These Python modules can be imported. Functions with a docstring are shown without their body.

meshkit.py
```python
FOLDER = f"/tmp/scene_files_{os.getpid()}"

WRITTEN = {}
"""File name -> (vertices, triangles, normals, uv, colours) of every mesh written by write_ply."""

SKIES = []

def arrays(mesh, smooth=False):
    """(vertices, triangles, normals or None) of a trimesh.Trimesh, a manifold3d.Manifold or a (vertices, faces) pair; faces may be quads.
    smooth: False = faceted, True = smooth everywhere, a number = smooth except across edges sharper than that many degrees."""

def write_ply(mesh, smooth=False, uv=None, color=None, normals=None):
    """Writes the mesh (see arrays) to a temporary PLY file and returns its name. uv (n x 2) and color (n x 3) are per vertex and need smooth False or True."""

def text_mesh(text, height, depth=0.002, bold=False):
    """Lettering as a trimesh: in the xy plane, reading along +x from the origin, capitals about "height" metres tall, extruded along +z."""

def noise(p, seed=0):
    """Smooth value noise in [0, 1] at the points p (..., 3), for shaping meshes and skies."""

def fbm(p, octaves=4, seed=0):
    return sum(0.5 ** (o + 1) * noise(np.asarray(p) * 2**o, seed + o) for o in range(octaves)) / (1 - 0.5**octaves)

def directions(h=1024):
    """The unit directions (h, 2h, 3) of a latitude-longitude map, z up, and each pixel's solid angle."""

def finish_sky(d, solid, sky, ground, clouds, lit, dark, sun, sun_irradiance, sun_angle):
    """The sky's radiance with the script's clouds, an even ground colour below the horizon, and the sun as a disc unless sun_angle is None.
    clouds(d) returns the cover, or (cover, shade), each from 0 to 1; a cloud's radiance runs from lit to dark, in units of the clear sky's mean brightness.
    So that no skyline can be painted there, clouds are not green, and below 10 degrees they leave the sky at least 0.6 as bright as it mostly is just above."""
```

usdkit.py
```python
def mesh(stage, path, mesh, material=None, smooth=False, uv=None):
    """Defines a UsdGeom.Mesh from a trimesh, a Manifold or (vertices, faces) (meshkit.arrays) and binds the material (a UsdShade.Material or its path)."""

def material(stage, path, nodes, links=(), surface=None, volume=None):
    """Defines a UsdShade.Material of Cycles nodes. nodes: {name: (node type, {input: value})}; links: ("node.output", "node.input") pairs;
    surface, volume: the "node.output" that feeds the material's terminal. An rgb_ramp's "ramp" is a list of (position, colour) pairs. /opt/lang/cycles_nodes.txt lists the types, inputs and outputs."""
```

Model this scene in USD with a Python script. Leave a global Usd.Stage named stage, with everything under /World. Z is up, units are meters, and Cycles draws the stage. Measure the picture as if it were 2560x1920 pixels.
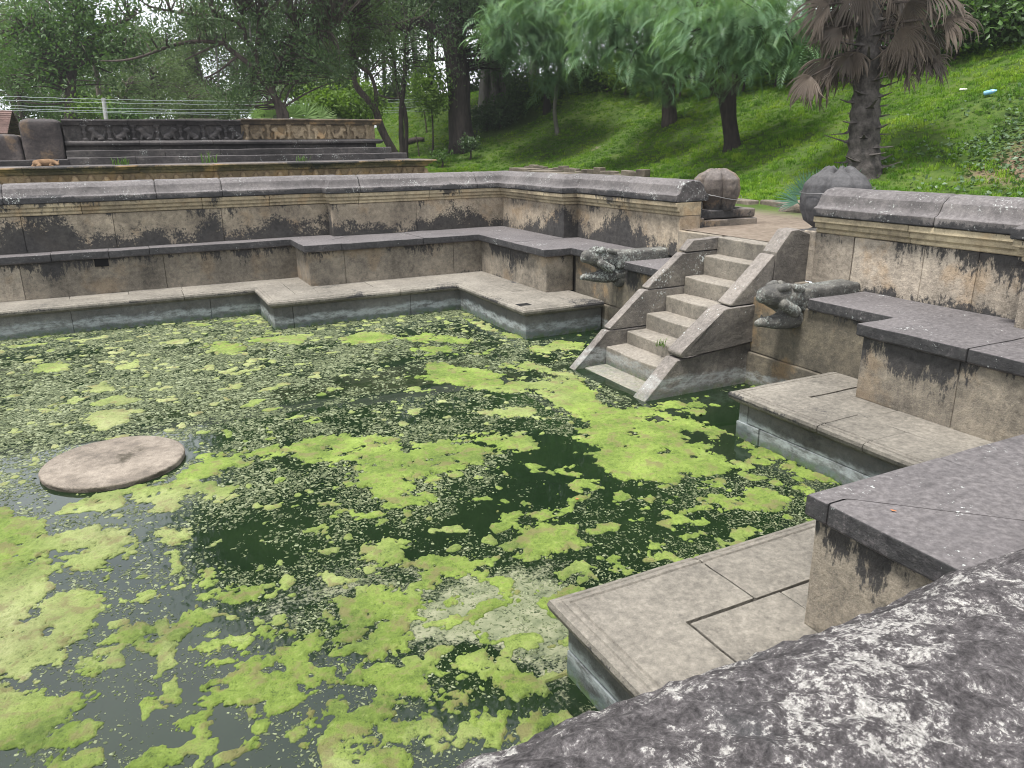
import math, random
import numpy as np
import trimesh, manifold3d, shapely
from shapely.geometry import Polygon
from scipy import ndimage
import usdkit, meshkit
from pxr import Usd, UsdGeom, UsdLux, UsdShade, Gf, Sdf, Vt

stage = Usd.Stage.CreateInMemory()
UsdGeom.SetStageUpAxis(stage, 'Z')
UsdGeom.Xform.Define(stage, '/World')
UsdGeom.Scope.Define(stage, '/World/Looks')

# ---------------------------------------------------------------- camera, sky, sun, exposure
CAM = np.array([0.0, 0.0, 3.3])
YAW, PITCH, ROLL, FPX = -0.46598, -0.30647, -0.01064, 1897.95      # FPX for a 2560 pixel wide frame
EXPOSURE = 1.2
SUN_DIR = np.array([-0.30, -0.12, 0.95]); SUN_DIR /= np.linalg.norm(SUN_DIR)
SUN_I, SUN_ANGLE, SKY_STRENGTH = 0.95, 11.0, 0.085


def cam_axes():
    cy, sy, cp, sp = math.cos(YAW), math.sin(YAW), math.cos(PITCH), math.sin(PITCH)
    fwd = np.array([-sy * cp, cy * cp, sp])
    right = np.array([cy, sy, 0.0])
    up = np.cross(right, fwd)
    cr, sr = math.cos(ROLL), math.sin(ROLL)
    return cr * right + sr * up, -sr * right + cr * up, fwd


RT, UP, FW = cam_axes()
cam = UsdGeom.Camera.Define(stage, '/World/camera')
cam.CreateHorizontalApertureAttr(36.0)
cam.CreateVerticalApertureAttr(27.0)
cam.CreateFocalLengthAttr(36.0 * FPX / 2560)
cam.CreateExposureAttr(EXPOSURE)
cam.CreateClippingRangeAttr(Gf.Vec2f(0.05, 5000))
m = Gf.Matrix4d(*RT, 0, *UP, 0, *(-FW), 0, *CAM, 1)
cam.AddTransformOp().Set(m)

sky_el, sky_rot = math.asin(SUN_DIR[2]), math.atan2(SUN_DIR[0], SUN_DIR[1])
sky_mat = usdkit.material(stage, '/World/Looks/overcast_sky', {
    'tc': ('texture_coordinate', {}),
    'map': ('mapping', {'scale': (1.0, 1.0, 2.2)}),
    'cloud': ('noise_texture', {'scale': 2.2, 'detail': 5.0, 'roughness': 0.55}),
    'ramp': ('rgb_ramp', {'ramp': [(0.0, (8.0, 8.6, 9.6)), (0.42, (9.0, 9.5, 10.2)), (0.62, (11.5, 11.7, 12.0)), (1.0, (13.5, 13.5, 13.5))]}),
    'sky': ('sky_texture', {'sky_type': 'single_scattering', 'sun_disc': False, 'sun_elevation': sky_el, 'sun_rotation': sky_rot}),
    'mix': ('mix_color', {'fac': 0.88}),
    'bg': ('background_shader', {'strength': SKY_STRENGTH}),
}, [('tc.generated', 'map.vector'), ('map.vector', 'cloud.vector'), ('cloud.fac', 'ramp.fac'), ('sky.color', 'mix.a'), ('ramp.color', 'mix.b'), ('mix.result', 'bg.color')], surface='bg.background')
dome = UsdLux.DomeLight.Define(stage, '/World/sky')
UsdShade.MaterialBindingAPI.Apply(dome.GetPrim()).Bind(sky_mat)
dome.GetPrim().SetCustomDataByKey('kind', 'structure')

sun = UsdLux.DistantLight.Define(stage, '/World/sun')
sun.CreateIntensityAttr(SUN_I)
sun.CreateAngleAttr(SUN_ANGLE)
sun.CreateNormalizeAttr(True)
sun.CreateColorAttr(Gf.Vec3f(1.0, 0.97, 0.93))
zax = SUN_DIR
xax = np.cross([0, 0, 1.0], zax); xax /= np.linalg.norm(xax)
yax = np.cross(zax, xax)
sun.AddTransformOp().Set(Gf.Matrix4d(*xax, 0, *yax, 0, *zax, 0, 0, 0, 60, 1))

# ---------------------------------------------------------------- helpers: names, things, parts
taken = {}


def numbered(parent, name):
    key = parent + '/' + name
    n = taken.get(key, -1) + 1
    taken[key] = n
    return key if n == 0 else f'{key}_{n:03d}'


def tag(prim, label=None, cat=None, group=None, kind=None):
    for k, v in (('label', label), ('category', cat), ('group', group), ('kind', kind)):
        if v:
            prim.SetCustomDataByKey(k, v)
    return prim


def thing(name, label, cat, loc=(0, 0, 0), rotz=0.0, group=None, kind=None, scale=None, ref=None):
    x = UsdGeom.Xform.Define(stage, numbered('/World', name))
    x.AddTranslateOp().Set(Gf.Vec3d(*map(float, loc)))
    x.AddRotateZOp().Set(float(math.degrees(rotz)))
    if scale is not None:
        x.AddScaleOp().Set(Gf.Vec3f(*map(float, np.broadcast_to(scale, 3))))
    p = x.GetPrim()
    if ref is not None:
        p.GetReferences().AddInternalReference(ref)
        p.SetInstanceable(True)
    return tag(p, label, cat, group, kind)


def cls(name):
    p = stage.CreateClassPrim('/' + name)
    return p


def part(parent, name, mesh, mat, smooth=30, label=None, kind=None):
    path = numbered(str(parent.GetPath()), name)
    p = usdkit.mesh(stage, path, mesh, mat, smooth).GetPrim()
    return tag(p, label, None, None, kind)


def solo(name, mesh, mat, label=None, cat=None, group=None, kind=None, smooth=30):
    path = numbered('/World', name)
    p = usdkit.mesh(stage, path, mesh, mat, smooth).GetPrim()
    return tag(p, label, cat, group, kind)


def instancer(path, protos, mats, proto_meshes, pos, idx, quat, scale, smooth=False):
    """a PointInstancer whose prototypes are its own children"""
    pi = UsdGeom.PointInstancer.Define(stage, path)
    targets = []
    for i, (nm, me) in enumerate(zip(protos, proto_meshes)):
        pr = usdkit.mesh(stage, f'{path}/{nm}' if i == 0 else f'{path}/{nm}_{i:03d}', me, mats[i] if isinstance(mats, list) else mats, smooth)
        targets.append(pr.GetPath())
    pi.CreatePrototypesRel().SetTargets(targets)
    pi.CreateProtoIndicesAttr(Vt.IntArray.FromNumpy(np.asarray(idx, np.int32)))
    pi.CreatePositionsAttr(Vt.Vec3fArray.FromNumpy(np.asarray(pos, np.float32)))
    q = np.asarray(quat, np.float32)
    pi.CreateOrientationsAttr(Vt.QuathArray([Gf.Quath(float(a), float(b), float(c), float(d)) for a, b, c, d in q]))
    s = np.asarray(scale, np.float32)
    if s.ndim == 1:
        s = np.repeat(s[:, None], 3, 1)
    pi.CreateScalesAttr(Vt.Vec3fArray.FromNumpy(s))
    return pi.GetPrim()


def zquat(ang, tilt=None, az=None):
    a = np.asarray(ang) / 2
    q = np.stack([np.cos(a), 0 * a, 0 * a, np.sin(a)], -1)
    if tilt is not None:
        t = np.asarray(tilt) / 2
        p = np.stack([np.cos(t), np.sin(t) * np.cos(az), np.sin(t) * np.sin(az), 0 * t], -1)
        w1, x1, y1, z1 = p.T
        w2, x2, y2, z2 = q.T
        q = np.stack([w1 * w2 - x1 * x2 - y1 * y2 - z1 * z2, w1 * x2 + x1 * w2 + y1 * z2 - z1 * y2,
                      w1 * y2 - x1 * z2 + y1 * w2 + z1 * x2, w1 * z2 + x1 * y2 - y1 * x2 + z1 * w2], -1)
    return q


def ray(u, v):
    """direction of a point of the photograph, given on a 2212 pixel wide frame"""
    k = 2560 / 2212
    return FW + (u * k - 1280) / FPX * RT - (v * k - 960) / FPX * UP


def at(u, v, dist=None, x=None, y=None, z=None):
    d = ray(u, v)
    if dist is not None:
        t = dist / math.hypot(d[0], d[1])
    elif x is not None:
        t = (x - CAM[0]) / d[0]
    elif y is not None:
        t = (y - CAM[1]) / d[1]
    else:
        t = (z - CAM[2]) / d[2]
    return CAM + t * d


# ---------------------------------------------------------------- materials
def lin(*c):
    """sRGB bytes to linear"""
    c = np.array(c) / 255.0
    return tuple(np.where(c <= 0.04045, c / 12.92, ((c + 0.055) / 1.055) ** 2.4))


class Mat:
    def __init__(s):
        s.n, s.l, s.k = {}, [], 0

    def add(s, kind, inp=None, name=None, **links):
        s.k += 1
        name = name or f'{kind}_{s.k}'
        s.n[name] = (kind, inp or {})
        for to, frm in links.items():
            s.l.append((frm, f'{name}.{to}'))
        return name

    def pos(s):
        if 'geo' not in s.n:
            s.add('geometry', name='geo')
        return 'geo.position'

    def xyz(s):
        if 'sp' not in s.n:
            s.add('separate_xyz', name='sp', vector=s.pos())
        return 'sp'

    def noise(s, scale, detail=4, rough=0.55, stretch=None, off=(0, 0, 0), dist=0.0):
        src = s.pos()
        if stretch is not None or any(off):
            src = s.add('mapping', {'scale': stretch or (1, 1, 1), 'location': off}, vector=src) + '.vector'
        return s.add('noise_texture', {'scale': float(scale), 'detail': float(detail), 'roughness': float(rough), 'distortion': float(dist)}, vector=src) + '.fac'

    def rng(s, src, a, b, lo=0.0, hi=1.0, smooth=True):
        return s.add('map_range', {'range_type': 'smoothstep' if smooth else 'linear', 'from_min': float(a), 'from_max': float(b), 'to_min': float(lo), 'to_max': float(hi), 'clamp': True}, value=src) + '.result'

    def math(s, op, a, b=None):
        inp, links = {'math_type': op}, {}
        for nm, v in (('value1', a), ('value2', b)):
            if isinstance(v, str):
                links[nm] = v
            elif v is not None:
                inp[nm] = float(v)
        return s.add('math', inp, **links) + '.value'

    def mix(s, fac, a, b, blend='mix'):
        inp, links = {'blend_type': blend}, {}
        for nm, v in (('fac', fac), ('a', a), ('b', b)):
            if isinstance(v, str):
                links[nm] = v
            elif nm == 'fac':
                inp[nm] = float(v)
            else:
                inp[nm] = tuple(v)
        return s.add('mix_color', inp, **links) + '.result'

    def ramp(s, src, stops):
        return s.add('rgb_ramp', {'ramp': stops}, fac=src) + '.color'

    def bump(s, h, strength, dist):
        return s.add('bump', {'strength': float(strength), 'distance': float(dist)}, height=h) + '.normal'

    def principled(s, color, rough=0.85, normal=None, spec=0.3, **inp):
        links = {}
        base = {'specular_ior_level': spec, **inp}
        for nm, v in (('base_color', color), ('roughness', rough), ('normal', normal)):
            if isinstance(v, str):
                links[nm] = v
            elif v is not None:
                base[nm] = v
        return s.add('principled_bsdf', base, name='bsdf', **links)

    def build(s, name, surface='bsdf.BSDF', volume=None):
        return usdkit.material(stage, f'/World/Looks/{name}', s.n, s.l, surface=surface, volume=volume)


STONE = 0.70


def stone(name, dark, mid, light, top=None, top_amt=0.9, stains=(), lichen=0.0, lichen_col=(0.42, 0.44, 0.42), band=None, ochre=0.0, rough_bump=0.5, grain=1.0, var=0.22, moss=0.0, speck=0.75, side=0.0):
    """weathered stone. stains: (z_low, z_high, towards 'bottom' or 'top', amount, vertical stretch, noise scale)"""
    dark, mid, light = (tuple(STONE * k * np.array(c)) for k, c in ((0.80, dark), (1.0, mid), (1.12, light)))
    top = None if top is None else tuple(STONE * np.array(top))
    M = Mat()
    nA = M.noise(1.1, 6, 0.6)
    nB = M.noise(11, 8, 0.68, off=(3, 1, 7))
    nC = M.noise(90 * grain, 4, 0.6)
    f = M.math('add', M.math('multiply', nA, 0.46), M.math('add', M.math('multiply', nB, 0.34), M.math('multiply', nC, 0.20)))
    col = M.ramp(f, [(0.37, dark), (0.5, mid), (0.62, light)])
    if ochre:
        oz = M.rng(M.noise(1.7, 5, 0.6, off=(11, 5, 2)), 0.52, 0.66, 0, ochre)
        col = M.mix(oz, col, (0.30, 0.19, 0.09))
    M.add('object_info', name='oi')
    col = M.add('hsv', {'hue': 0.5, 'saturation': 1.0, 'fac': 1.0}, color=col, value=M.rng('oi.random', 0, 1, 1 - var, 1 + var, smooth=False)) + '.color'
    sp = M.math('add', M.math('multiply', M.noise(34, 7, 0.8, off=(6, 2, 4)), 0.65), M.math('multiply', M.noise(3.1, 5, 0.65, off=(1, 6, 3)), 0.5))
    col = M.mix(M.rng(sp, 0.54, 0.74, 0, speck), col, M.mix(0.55, col, (0.02, 0.018, 0.017)))
    pits = M.rng(M.math('add', M.math('multiply', M.noise(150, 3, 0.7, off=(4, 4, 1)), 0.6), M.math('multiply', nB, 0.4)), 0.33, 0.43, 0.75, 0)
    col = M.mix(pits, col, M.mix(0.72, col, (0.012, 0.011, 0.010)))
    if band:
        for (z0, z1, w, c, amt) in band:
            za = M.math('add', M.xyz() + '.z', M.math('multiply', M.math('subtract', M.noise(2.0, 6, 0.65), 0.5), 0.30))
            a1 = M.rng(za, z0 - w, z0 + w)
            a2 = M.rng(za, z1 - w, z1 + w, 1, 0)
            fac = M.math('multiply', M.math('multiply', a1, a2), M.rng(M.noise(5, 8, 0.75, stretch=(1, 1, 2.6)), 0.36, 0.60, amt * 0.08, amt))
            col = M.mix(fac, col, c)
    if moss:
        mz = M.rng(M.xyz() + '.z', 0.0, 0.12, moss, 0)
        col = M.mix(M.math('multiply', mz, M.rng(M.noise(14, 4), 0.4, 0.6)), col, (0.05, 0.09, 0.015))
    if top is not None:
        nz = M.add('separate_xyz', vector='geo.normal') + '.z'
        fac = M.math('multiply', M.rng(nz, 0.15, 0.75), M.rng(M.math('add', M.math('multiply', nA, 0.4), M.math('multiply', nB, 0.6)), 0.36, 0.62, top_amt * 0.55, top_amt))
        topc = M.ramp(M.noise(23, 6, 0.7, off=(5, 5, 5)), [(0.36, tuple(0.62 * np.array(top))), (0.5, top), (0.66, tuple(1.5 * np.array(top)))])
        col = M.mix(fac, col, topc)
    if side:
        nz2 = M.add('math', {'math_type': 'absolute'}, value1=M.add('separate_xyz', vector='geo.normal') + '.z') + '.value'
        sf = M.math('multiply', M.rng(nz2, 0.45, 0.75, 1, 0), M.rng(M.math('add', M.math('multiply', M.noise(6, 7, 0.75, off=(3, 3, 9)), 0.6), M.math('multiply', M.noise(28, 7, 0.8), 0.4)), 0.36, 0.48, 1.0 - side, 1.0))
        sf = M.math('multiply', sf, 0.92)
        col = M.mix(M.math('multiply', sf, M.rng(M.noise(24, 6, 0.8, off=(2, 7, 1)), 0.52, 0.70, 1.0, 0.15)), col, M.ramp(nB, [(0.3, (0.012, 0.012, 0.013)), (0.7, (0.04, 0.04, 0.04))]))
    for i, (z0, z1, way, amt, vs, sc) in enumerate(stains):
        g = M.rng(M.xyz() + '.z', z0, z1, 1, 0, False) if way == 'bottom' else M.rng(M.xyz() + '.z', z0, z1, 0, 1, False)
        nz_ = M.noise(sc, 5, 0.62, stretch=(1, 1, vs), off=(13.7 * i, 4.1, 2.3 * i), dist=0.25)
        fine = M.noise(26, 6, 0.75, stretch=(1, 1, max(vs, 0.4)), off=(1, 2 * i, 3))
        lo_ = M.noise(0.75, 3, 0.5, stretch=(1, 1, 0.4), off=(5.0 + 3 * i, 7.7, 1.1))
        val = M.math('add', M.math('add', M.math('multiply', g, 0.40), M.math('add', M.math('multiply', nz_, 0.7), M.math('multiply', lo_, 1.0))), M.math('multiply', M.math('subtract', fine, 0.5), 0.62))
        val = M.math('subtract', val, 0.35)
        fac = M.rng(val, 1.03 - 0.30 * amt, 1.12 - 0.30 * amt, 0, 0.93)
        inside = M.math('multiply', M.rng(M.xyz() + '.z', min(z0, z1) - 0.04, min(z0, z1)), M.rng(M.xyz() + '.z', max(z0, z1), max(z0, z1) + 0.04, 1, 0))
        col = M.mix(M.math('multiply', fac, inside), col, M.ramp(nB, [(0.3, (0.012, 0.012, 0.013)), (0.7, (0.042, 0.041, 0.042))]))
    if lichen:
        lf = M.rng(M.math('add', M.noise(30, 5, 0.7, off=(8, 8, 1)), M.math('multiply', M.noise(2.3, 3, off=(2, 9, 9)), 0.55)), 0.96 - lichen * 0.2, 1.02 - lichen * 0.2, 0, 0.9)
        col = M.mix(lf, col, lichen_col)
    h = M.math('add', M.math('multiply', nB, 0.8), M.math('multiply', nC, 0.25))
    nrm = M.bump(h, rough_bump, 0.035)
    M.principled(col, M.rng(nB, 0.3, 0.7, 0.78, 0.97), nrm, 0.25)
    return M.build(name)


# ---------------------------------------------------------------- stone modelling
def wobble(v, amp, freq, seed):
    if amp <= 0:
        return v
    d = np.stack([meshkit.fbm(v * freq + 17.3 * k, 3, seed + 31 * k) - 0.5 for k in range(3)], -1)
    return v + 2 * amp * d


def profile(pts, r=0.012, cell=0.05):
    p = Polygon(pts)
    if r > 0:
        p = p.buffer(-r, join_style=2).buffer(r, quad_segs=3)
        p = p.buffer(r * 0.5, join_style=2).buffer(-r * 0.5, quad_segs=2)
    p = shapely.segmentize(p.simplify(r * 0.08), cell)
    c = np.array(p.exterior.coords)[:-1]
    if p.exterior.is_ccw:
        c = c[::-1]
    return c


def swept(P0, d, s0, s1, prof, a0=0.0, a1=0.0, cell=0.1, amp=0.006, freq=3.0, seed=0, bevel=0.01, bev=(1, 1)):
    """a stone: the profile (o towards the pool, z) carried along d from s0 to s1. a0, a1: mitre of the two ends (shift of s per unit of o)"""
    d = np.array([d[0], d[1], 0.0]); nrm = np.array([d[1], -d[0], 0.0])
    P0 = np.array([P0[0], P0[1], 0.0])
    L = s1 - s0
    b = min(bevel, L * 0.2)
    n = max(1, int(math.ceil((L - 2 * b) / cell)))
    ts = np.concatenate([[0.0], np.linspace(b, L - b, n + 1), [L]]) / L
    c = prof.mean(0)
    rings = []
    for i, t in enumerate(ts):
        q = prof
        if (i == 0 and bev[0]) or (i == len(ts) - 1 and bev[1]):
            dv = prof - c
            q = prof - dv / np.maximum(np.linalg.norm(dv, axis=1, keepdims=True), 1e-6) * min(b * 0.8, 0.3 * np.abs(dv).max())
        o, z = q[:, 0], q[:, 1]
        s = (s0 + a0 * o) * (1 - t) + (s1 + a1 * o) * t
        rings.append(P0 + s[:, None] * d + o[:, None] * nrm + np.stack([0 * z, 0 * z, z], -1))
    V = np.concatenate(rings)
    m_, k = len(prof), len(rings)
    i, j = np.meshgrid(np.arange(k - 1), np.arange(m_), indexing='ij')
    F = np.stack([i * m_ + j, i * m_ + (j + 1) % m_, (i + 1) * m_ + (j + 1) % m_, (i + 1) * m_ + j], -1).reshape(-1, 4)
    F = np.vstack([F[:, [0, 1, 2]], F[:, [0, 2, 3]]])
    # caps: ear-cut of the profile
    try:
        import mapbox_earcut
        tri = mapbox_earcut.triangulate_float64(np.ascontiguousarray(prof, dtype=np.float64), np.array([m_], dtype=np.uint32)).reshape(-1, 3)
        # orientation
        a = prof[tri[:, 1]] - prof[tri[:, 0]]; bb = prof[tri[:, 2]] - prof[tri[:, 0]]
        flip = (a[:, 0] * bb[:, 1] - a[:, 1] * bb[:, 0]) < 0
        tri[flip] = tri[flip][:, ::-1]
    except Exception:
        tri = np.stack([np.zeros(m_ - 2, int), np.arange(1, m_ - 1), np.arange(2, m_)], -1)
    tri = tri.astype(int)
    F = np.vstack([F, tri, tri[:, ::-1] + (k - 1) * m_])
    V = wobble(V, amp, freq, seed)
    me = trimesh.Trimesh(V, F, process=False)
    if me.volume < 0:
        me.invert()
    return me


def rbox(lo, hi, r=0.015, cell=0.12, amp=0.008, freq=3.0, seed=0, rot=0.0, tilt=0.0):
    """a worn block: box with rounded edges and uneven faces"""
    lo, hi = np.array(lo, float), np.array(hi, float)
    h, c = (hi - lo) / 2, (hi + lo) / 2
    r = min(r, h.min() * 0.6)
    ax = []
    for k in range(3):
        n = max(1, int(math.ceil(2 * (h[k] - r) / cell)))
        ax.append(np.concatenate([[-h[k], -h[k] + r * 0.4], np.linspace(-h[k] + r, h[k] - r, n + 1), [h[k] - r * 0.4, h[k]]]))
    Vs, Fs, off = [], [], 0
    for k in range(3):
        u, v = [i for i in range(3) if i != k]
        for sgn in (-1, 1):
            U, W = np.meshgrid(ax[u], ax[v], indexing='ij')
            P = np.zeros(U.shape + (3,))
            P[..., u], P[..., v], P[..., k] = U, W, sgn * h[k]
            nu, nv = U.shape
            i, j = np.meshgrid(np.arange(nu - 1), np.arange(nv - 1), indexing='ij')
            q = np.stack([i * nv + j, (i + 1) * nv + j, (i + 1) * nv + j + 1, i * nv + j + 1], -1).reshape(-1, 4)
            flip = (sgn > 0) != (k != 1)
            if flip:
                q = q[:, ::-1]
            Vs.append(P.reshape(-1, 3)); Fs.append(q + off); off += nu * nv
    V, F = np.concatenate(Vs), np.concatenate(Fs)
    inner = np.clip(V, -(h - r), h - r)
    dd = V - inner
    V = inner + r * dd / np.maximum(np.linalg.norm(dd, axis=1, keepdims=True), 1e-9)
    key = np.round(V * 1e5).astype(np.int64)
    _, ix, inv = np.unique(key, axis=0, return_index=True, return_inverse=True)
    V, F = V[ix], inv.ravel()[F]
    if tilt:
        ct, st = math.cos(tilt), math.sin(tilt)
        V = V @ np.array([[1, 0, 0], [0, ct, st], [0, -st, ct]])
    if rot:
        cr, sr = math.cos(rot), math.sin(rot)
        V = V @ np.array([[cr, sr, 0], [-sr, cr, 0], [0, 0, 1]])
    V = wobble(V + c, amp, freq, seed)
    F = np.vstack([F[:, [0, 1, 2]], F[:, [0, 2, 3]]])
    return trimesh.Trimesh(V, F, process=False)


def tube(points, radii, sides=8, amp=0.0, seed=0, freq=2.0):
    p = np.asarray(points, float)
    r = np.broadcast_to(np.asarray(radii, float), (len(p),))
    t = np.gradient(p, axis=0)
    t /= np.linalg.norm(t, axis=1, keepdims=True) + 1e-12
    ref = np.array([0.31, 0.77, 0.12]); ref /= np.linalg.norm(ref)
    a = np.cross(t, ref); a /= np.linalg.norm(a, axis=1, keepdims=True) + 1e-12
    b = np.cross(t, a)
    ang = np.arange(sides) * 2 * np.pi / sides
    V = p[:, None] + r[:, None, None] * (np.cos(ang)[None, :, None] * a[:, None] + np.sin(ang)[None, :, None] * b[:, None])
    i, j = np.meshgrid(np.arange(len(p) - 1), np.arange(sides), indexing='ij')
    q = np.stack([i * sides + j, (i + 1) * sides + j, (i + 1) * sides + (j + 1) % sides, i * sides + (j + 1) % sides], -1).reshape(-1, 4)
    F = np.vstack([q[:, [0, 1, 2]], q[:, [0, 2, 3]]])
    n0 = len(p) * sides
    V = np.vstack([V.reshape(-1, 3), p[:1], p[-1:]])
    jj = np.arange(sides)
    F = np.vstack([F, np.stack([np.full(sides, n0), jj, (jj + 1) % sides], -1), np.stack([np.full(sides, n0 + 1), (len(p) - 1) * sides + (jj + 1) % sides, (len(p) - 1) * sides + jj], -1)])
    V = wobble(V, amp, freq, seed)
    me = trimesh.Trimesh(V, F, process=False)
    if me.volume < 0:
        me.invert()
    return me


def spline(pts, n=24):
    pts = np.asarray(pts, float)
    from scipy.interpolate import CubicSpline
    if len(pts) < 3:
        t = np.linspace(0, 1, n)[:, None]
        return pts[0] * (1 - t) + pts[-1] * t
    s = np.concatenate([[0], np.cumsum(np.linalg.norm(np.diff(pts[:, :3], axis=0), axis=1))])
    return CubicSpline(s, pts)(np.linspace(0, s[-1], n))


def lathe(prof, sides=32, center=(0, 0, 0)):
    prof = np.asarray(prof, float)
    ang = np.arange(sides) * 2 * np.pi / sides
    V = np.stack([prof[:, None, 0] * np.cos(ang), prof[:, None, 0] * np.sin(ang), np.repeat(prof[:, 1][:, None], sides, 1)], -1).reshape(-1, 3)
    i, j = np.meshgrid(np.arange(len(prof) - 1), np.arange(sides), indexing='ij')
    q = np.stack([i * sides + j, i * sides + (j + 1) % sides, (i + 1) * sides + (j + 1) % sides, (i + 1) * sides + j], -1).reshape(-1, 4)
    F = np.vstack([q[:, [0, 1, 2]], q[:, [0, 2, 3]]])
    return trimesh.Trimesh(V + np.array(center), F, process=True)


def hulls(chains, center=None, refine=0.03, smooth=10, seed=0, amp=0.0):
    """one smooth body of limbs: each chain is [(x, y, z, r), ...]"""
    solid = manifold3d.Manifold()
    for ch in chains:
        for a, b in zip(ch[:-1], ch[1:]):
            sa = manifold3d.Manifold.sphere(a[3], 14).translate(a[:3])
            sb = manifold3d.Manifold.sphere(b[3], 14).translate(b[:3])
            solid = solid + manifold3d.Manifold.batch_hull([sa, sb])
    solid = solid.refine_to_length(refine)
    mm = solid.to_mesh()
    me = trimesh.Trimesh(mm.vert_properties[:, :3], mm.tri_verts, process=True)
    if smooth:
        v0 = np.array(me.vertices)
        trimesh.smoothing.filter_taubin(me, iterations=smooth)
        mv = np.array(me.vertices) - v0
        ln = np.linalg.norm(mv, axis=1, keepdims=True)
        me.vertices = v0 + np.nan_to_num(mv) * np.minimum(1, refine * 0.8 / np.maximum(ln, 1e-9))
    if amp:
        me.vertices = wobble(np.array(me.vertices), amp, 6.0, seed)
    return me


def joined(meshes):
    return trimesh.util.concatenate(meshes)


def box(lo, hi):
    b = trimesh.creation.box(np.array(hi, float) - np.array(lo, float))
    b.apply_translation((np.array(hi, float) + np.array(lo, float)) / 2)
    return b

# ================================================================ THE POOL
rng = np.random.default_rng(7)
TAN = dict(dark=(0.15, 0.125, 0.098), mid=(0.31, 0.258, 0.195), light=(0.46, 0.385, 0.285))
m_wall = stone('parapet_stone', **TAN, stains=[(1.36, 2.05, 'bottom', 1.16, 0.85, 2.2), (1.4, 2.15, 'top', 0.40, 0.16, 3.0)], ochre=0.25, rough_bump=0.5)
m_wall_right = stone('parapet_stone_streaked', dark=(0.17, 0.145, 0.115), mid=(0.35, 0.30, 0.24), light=(0.50, 0.43, 0.34), stains=[(1.36, 1.72, 'bottom', 0.80, 0.6, 2.0), (1.45, 2.2, 'top', 0.82, 0.11, 3.2)], ochre=0.35, rough_bump=0.8)
m_cornice = stone('cornice_stone', dark=(0.19, 0.155, 0.11), mid=(0.37, 0.305, 0.205), light=(0.50, 0.42, 0.28), stains=[(1.9, 2.5, 'top', 0.66, 0.35, 2.6)], ochre=0.35, rough_bump=0.35, var=0.15)
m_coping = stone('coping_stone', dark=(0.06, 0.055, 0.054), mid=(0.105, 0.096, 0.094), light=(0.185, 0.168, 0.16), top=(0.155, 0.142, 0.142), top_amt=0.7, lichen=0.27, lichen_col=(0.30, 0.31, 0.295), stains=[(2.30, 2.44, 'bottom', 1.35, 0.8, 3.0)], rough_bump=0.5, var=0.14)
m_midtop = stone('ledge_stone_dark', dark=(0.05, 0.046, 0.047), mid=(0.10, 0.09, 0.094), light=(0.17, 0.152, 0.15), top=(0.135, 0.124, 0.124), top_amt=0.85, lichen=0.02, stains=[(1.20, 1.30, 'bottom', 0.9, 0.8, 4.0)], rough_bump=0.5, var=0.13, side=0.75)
m_midblk = stone('ledge_block_stone', dark=(0.125, 0.11, 0.09), mid=(0.245, 0.213, 0.169), light=(0.37, 0.318, 0.245), stains=[(0.62, 1.27, 'top', 0.80, 0.28, 3.5), (0.5, 0.75, 'bottom', 0.2, 0.6, 2.0)], ochre=0.2, rough_bump=0.6)
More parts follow.
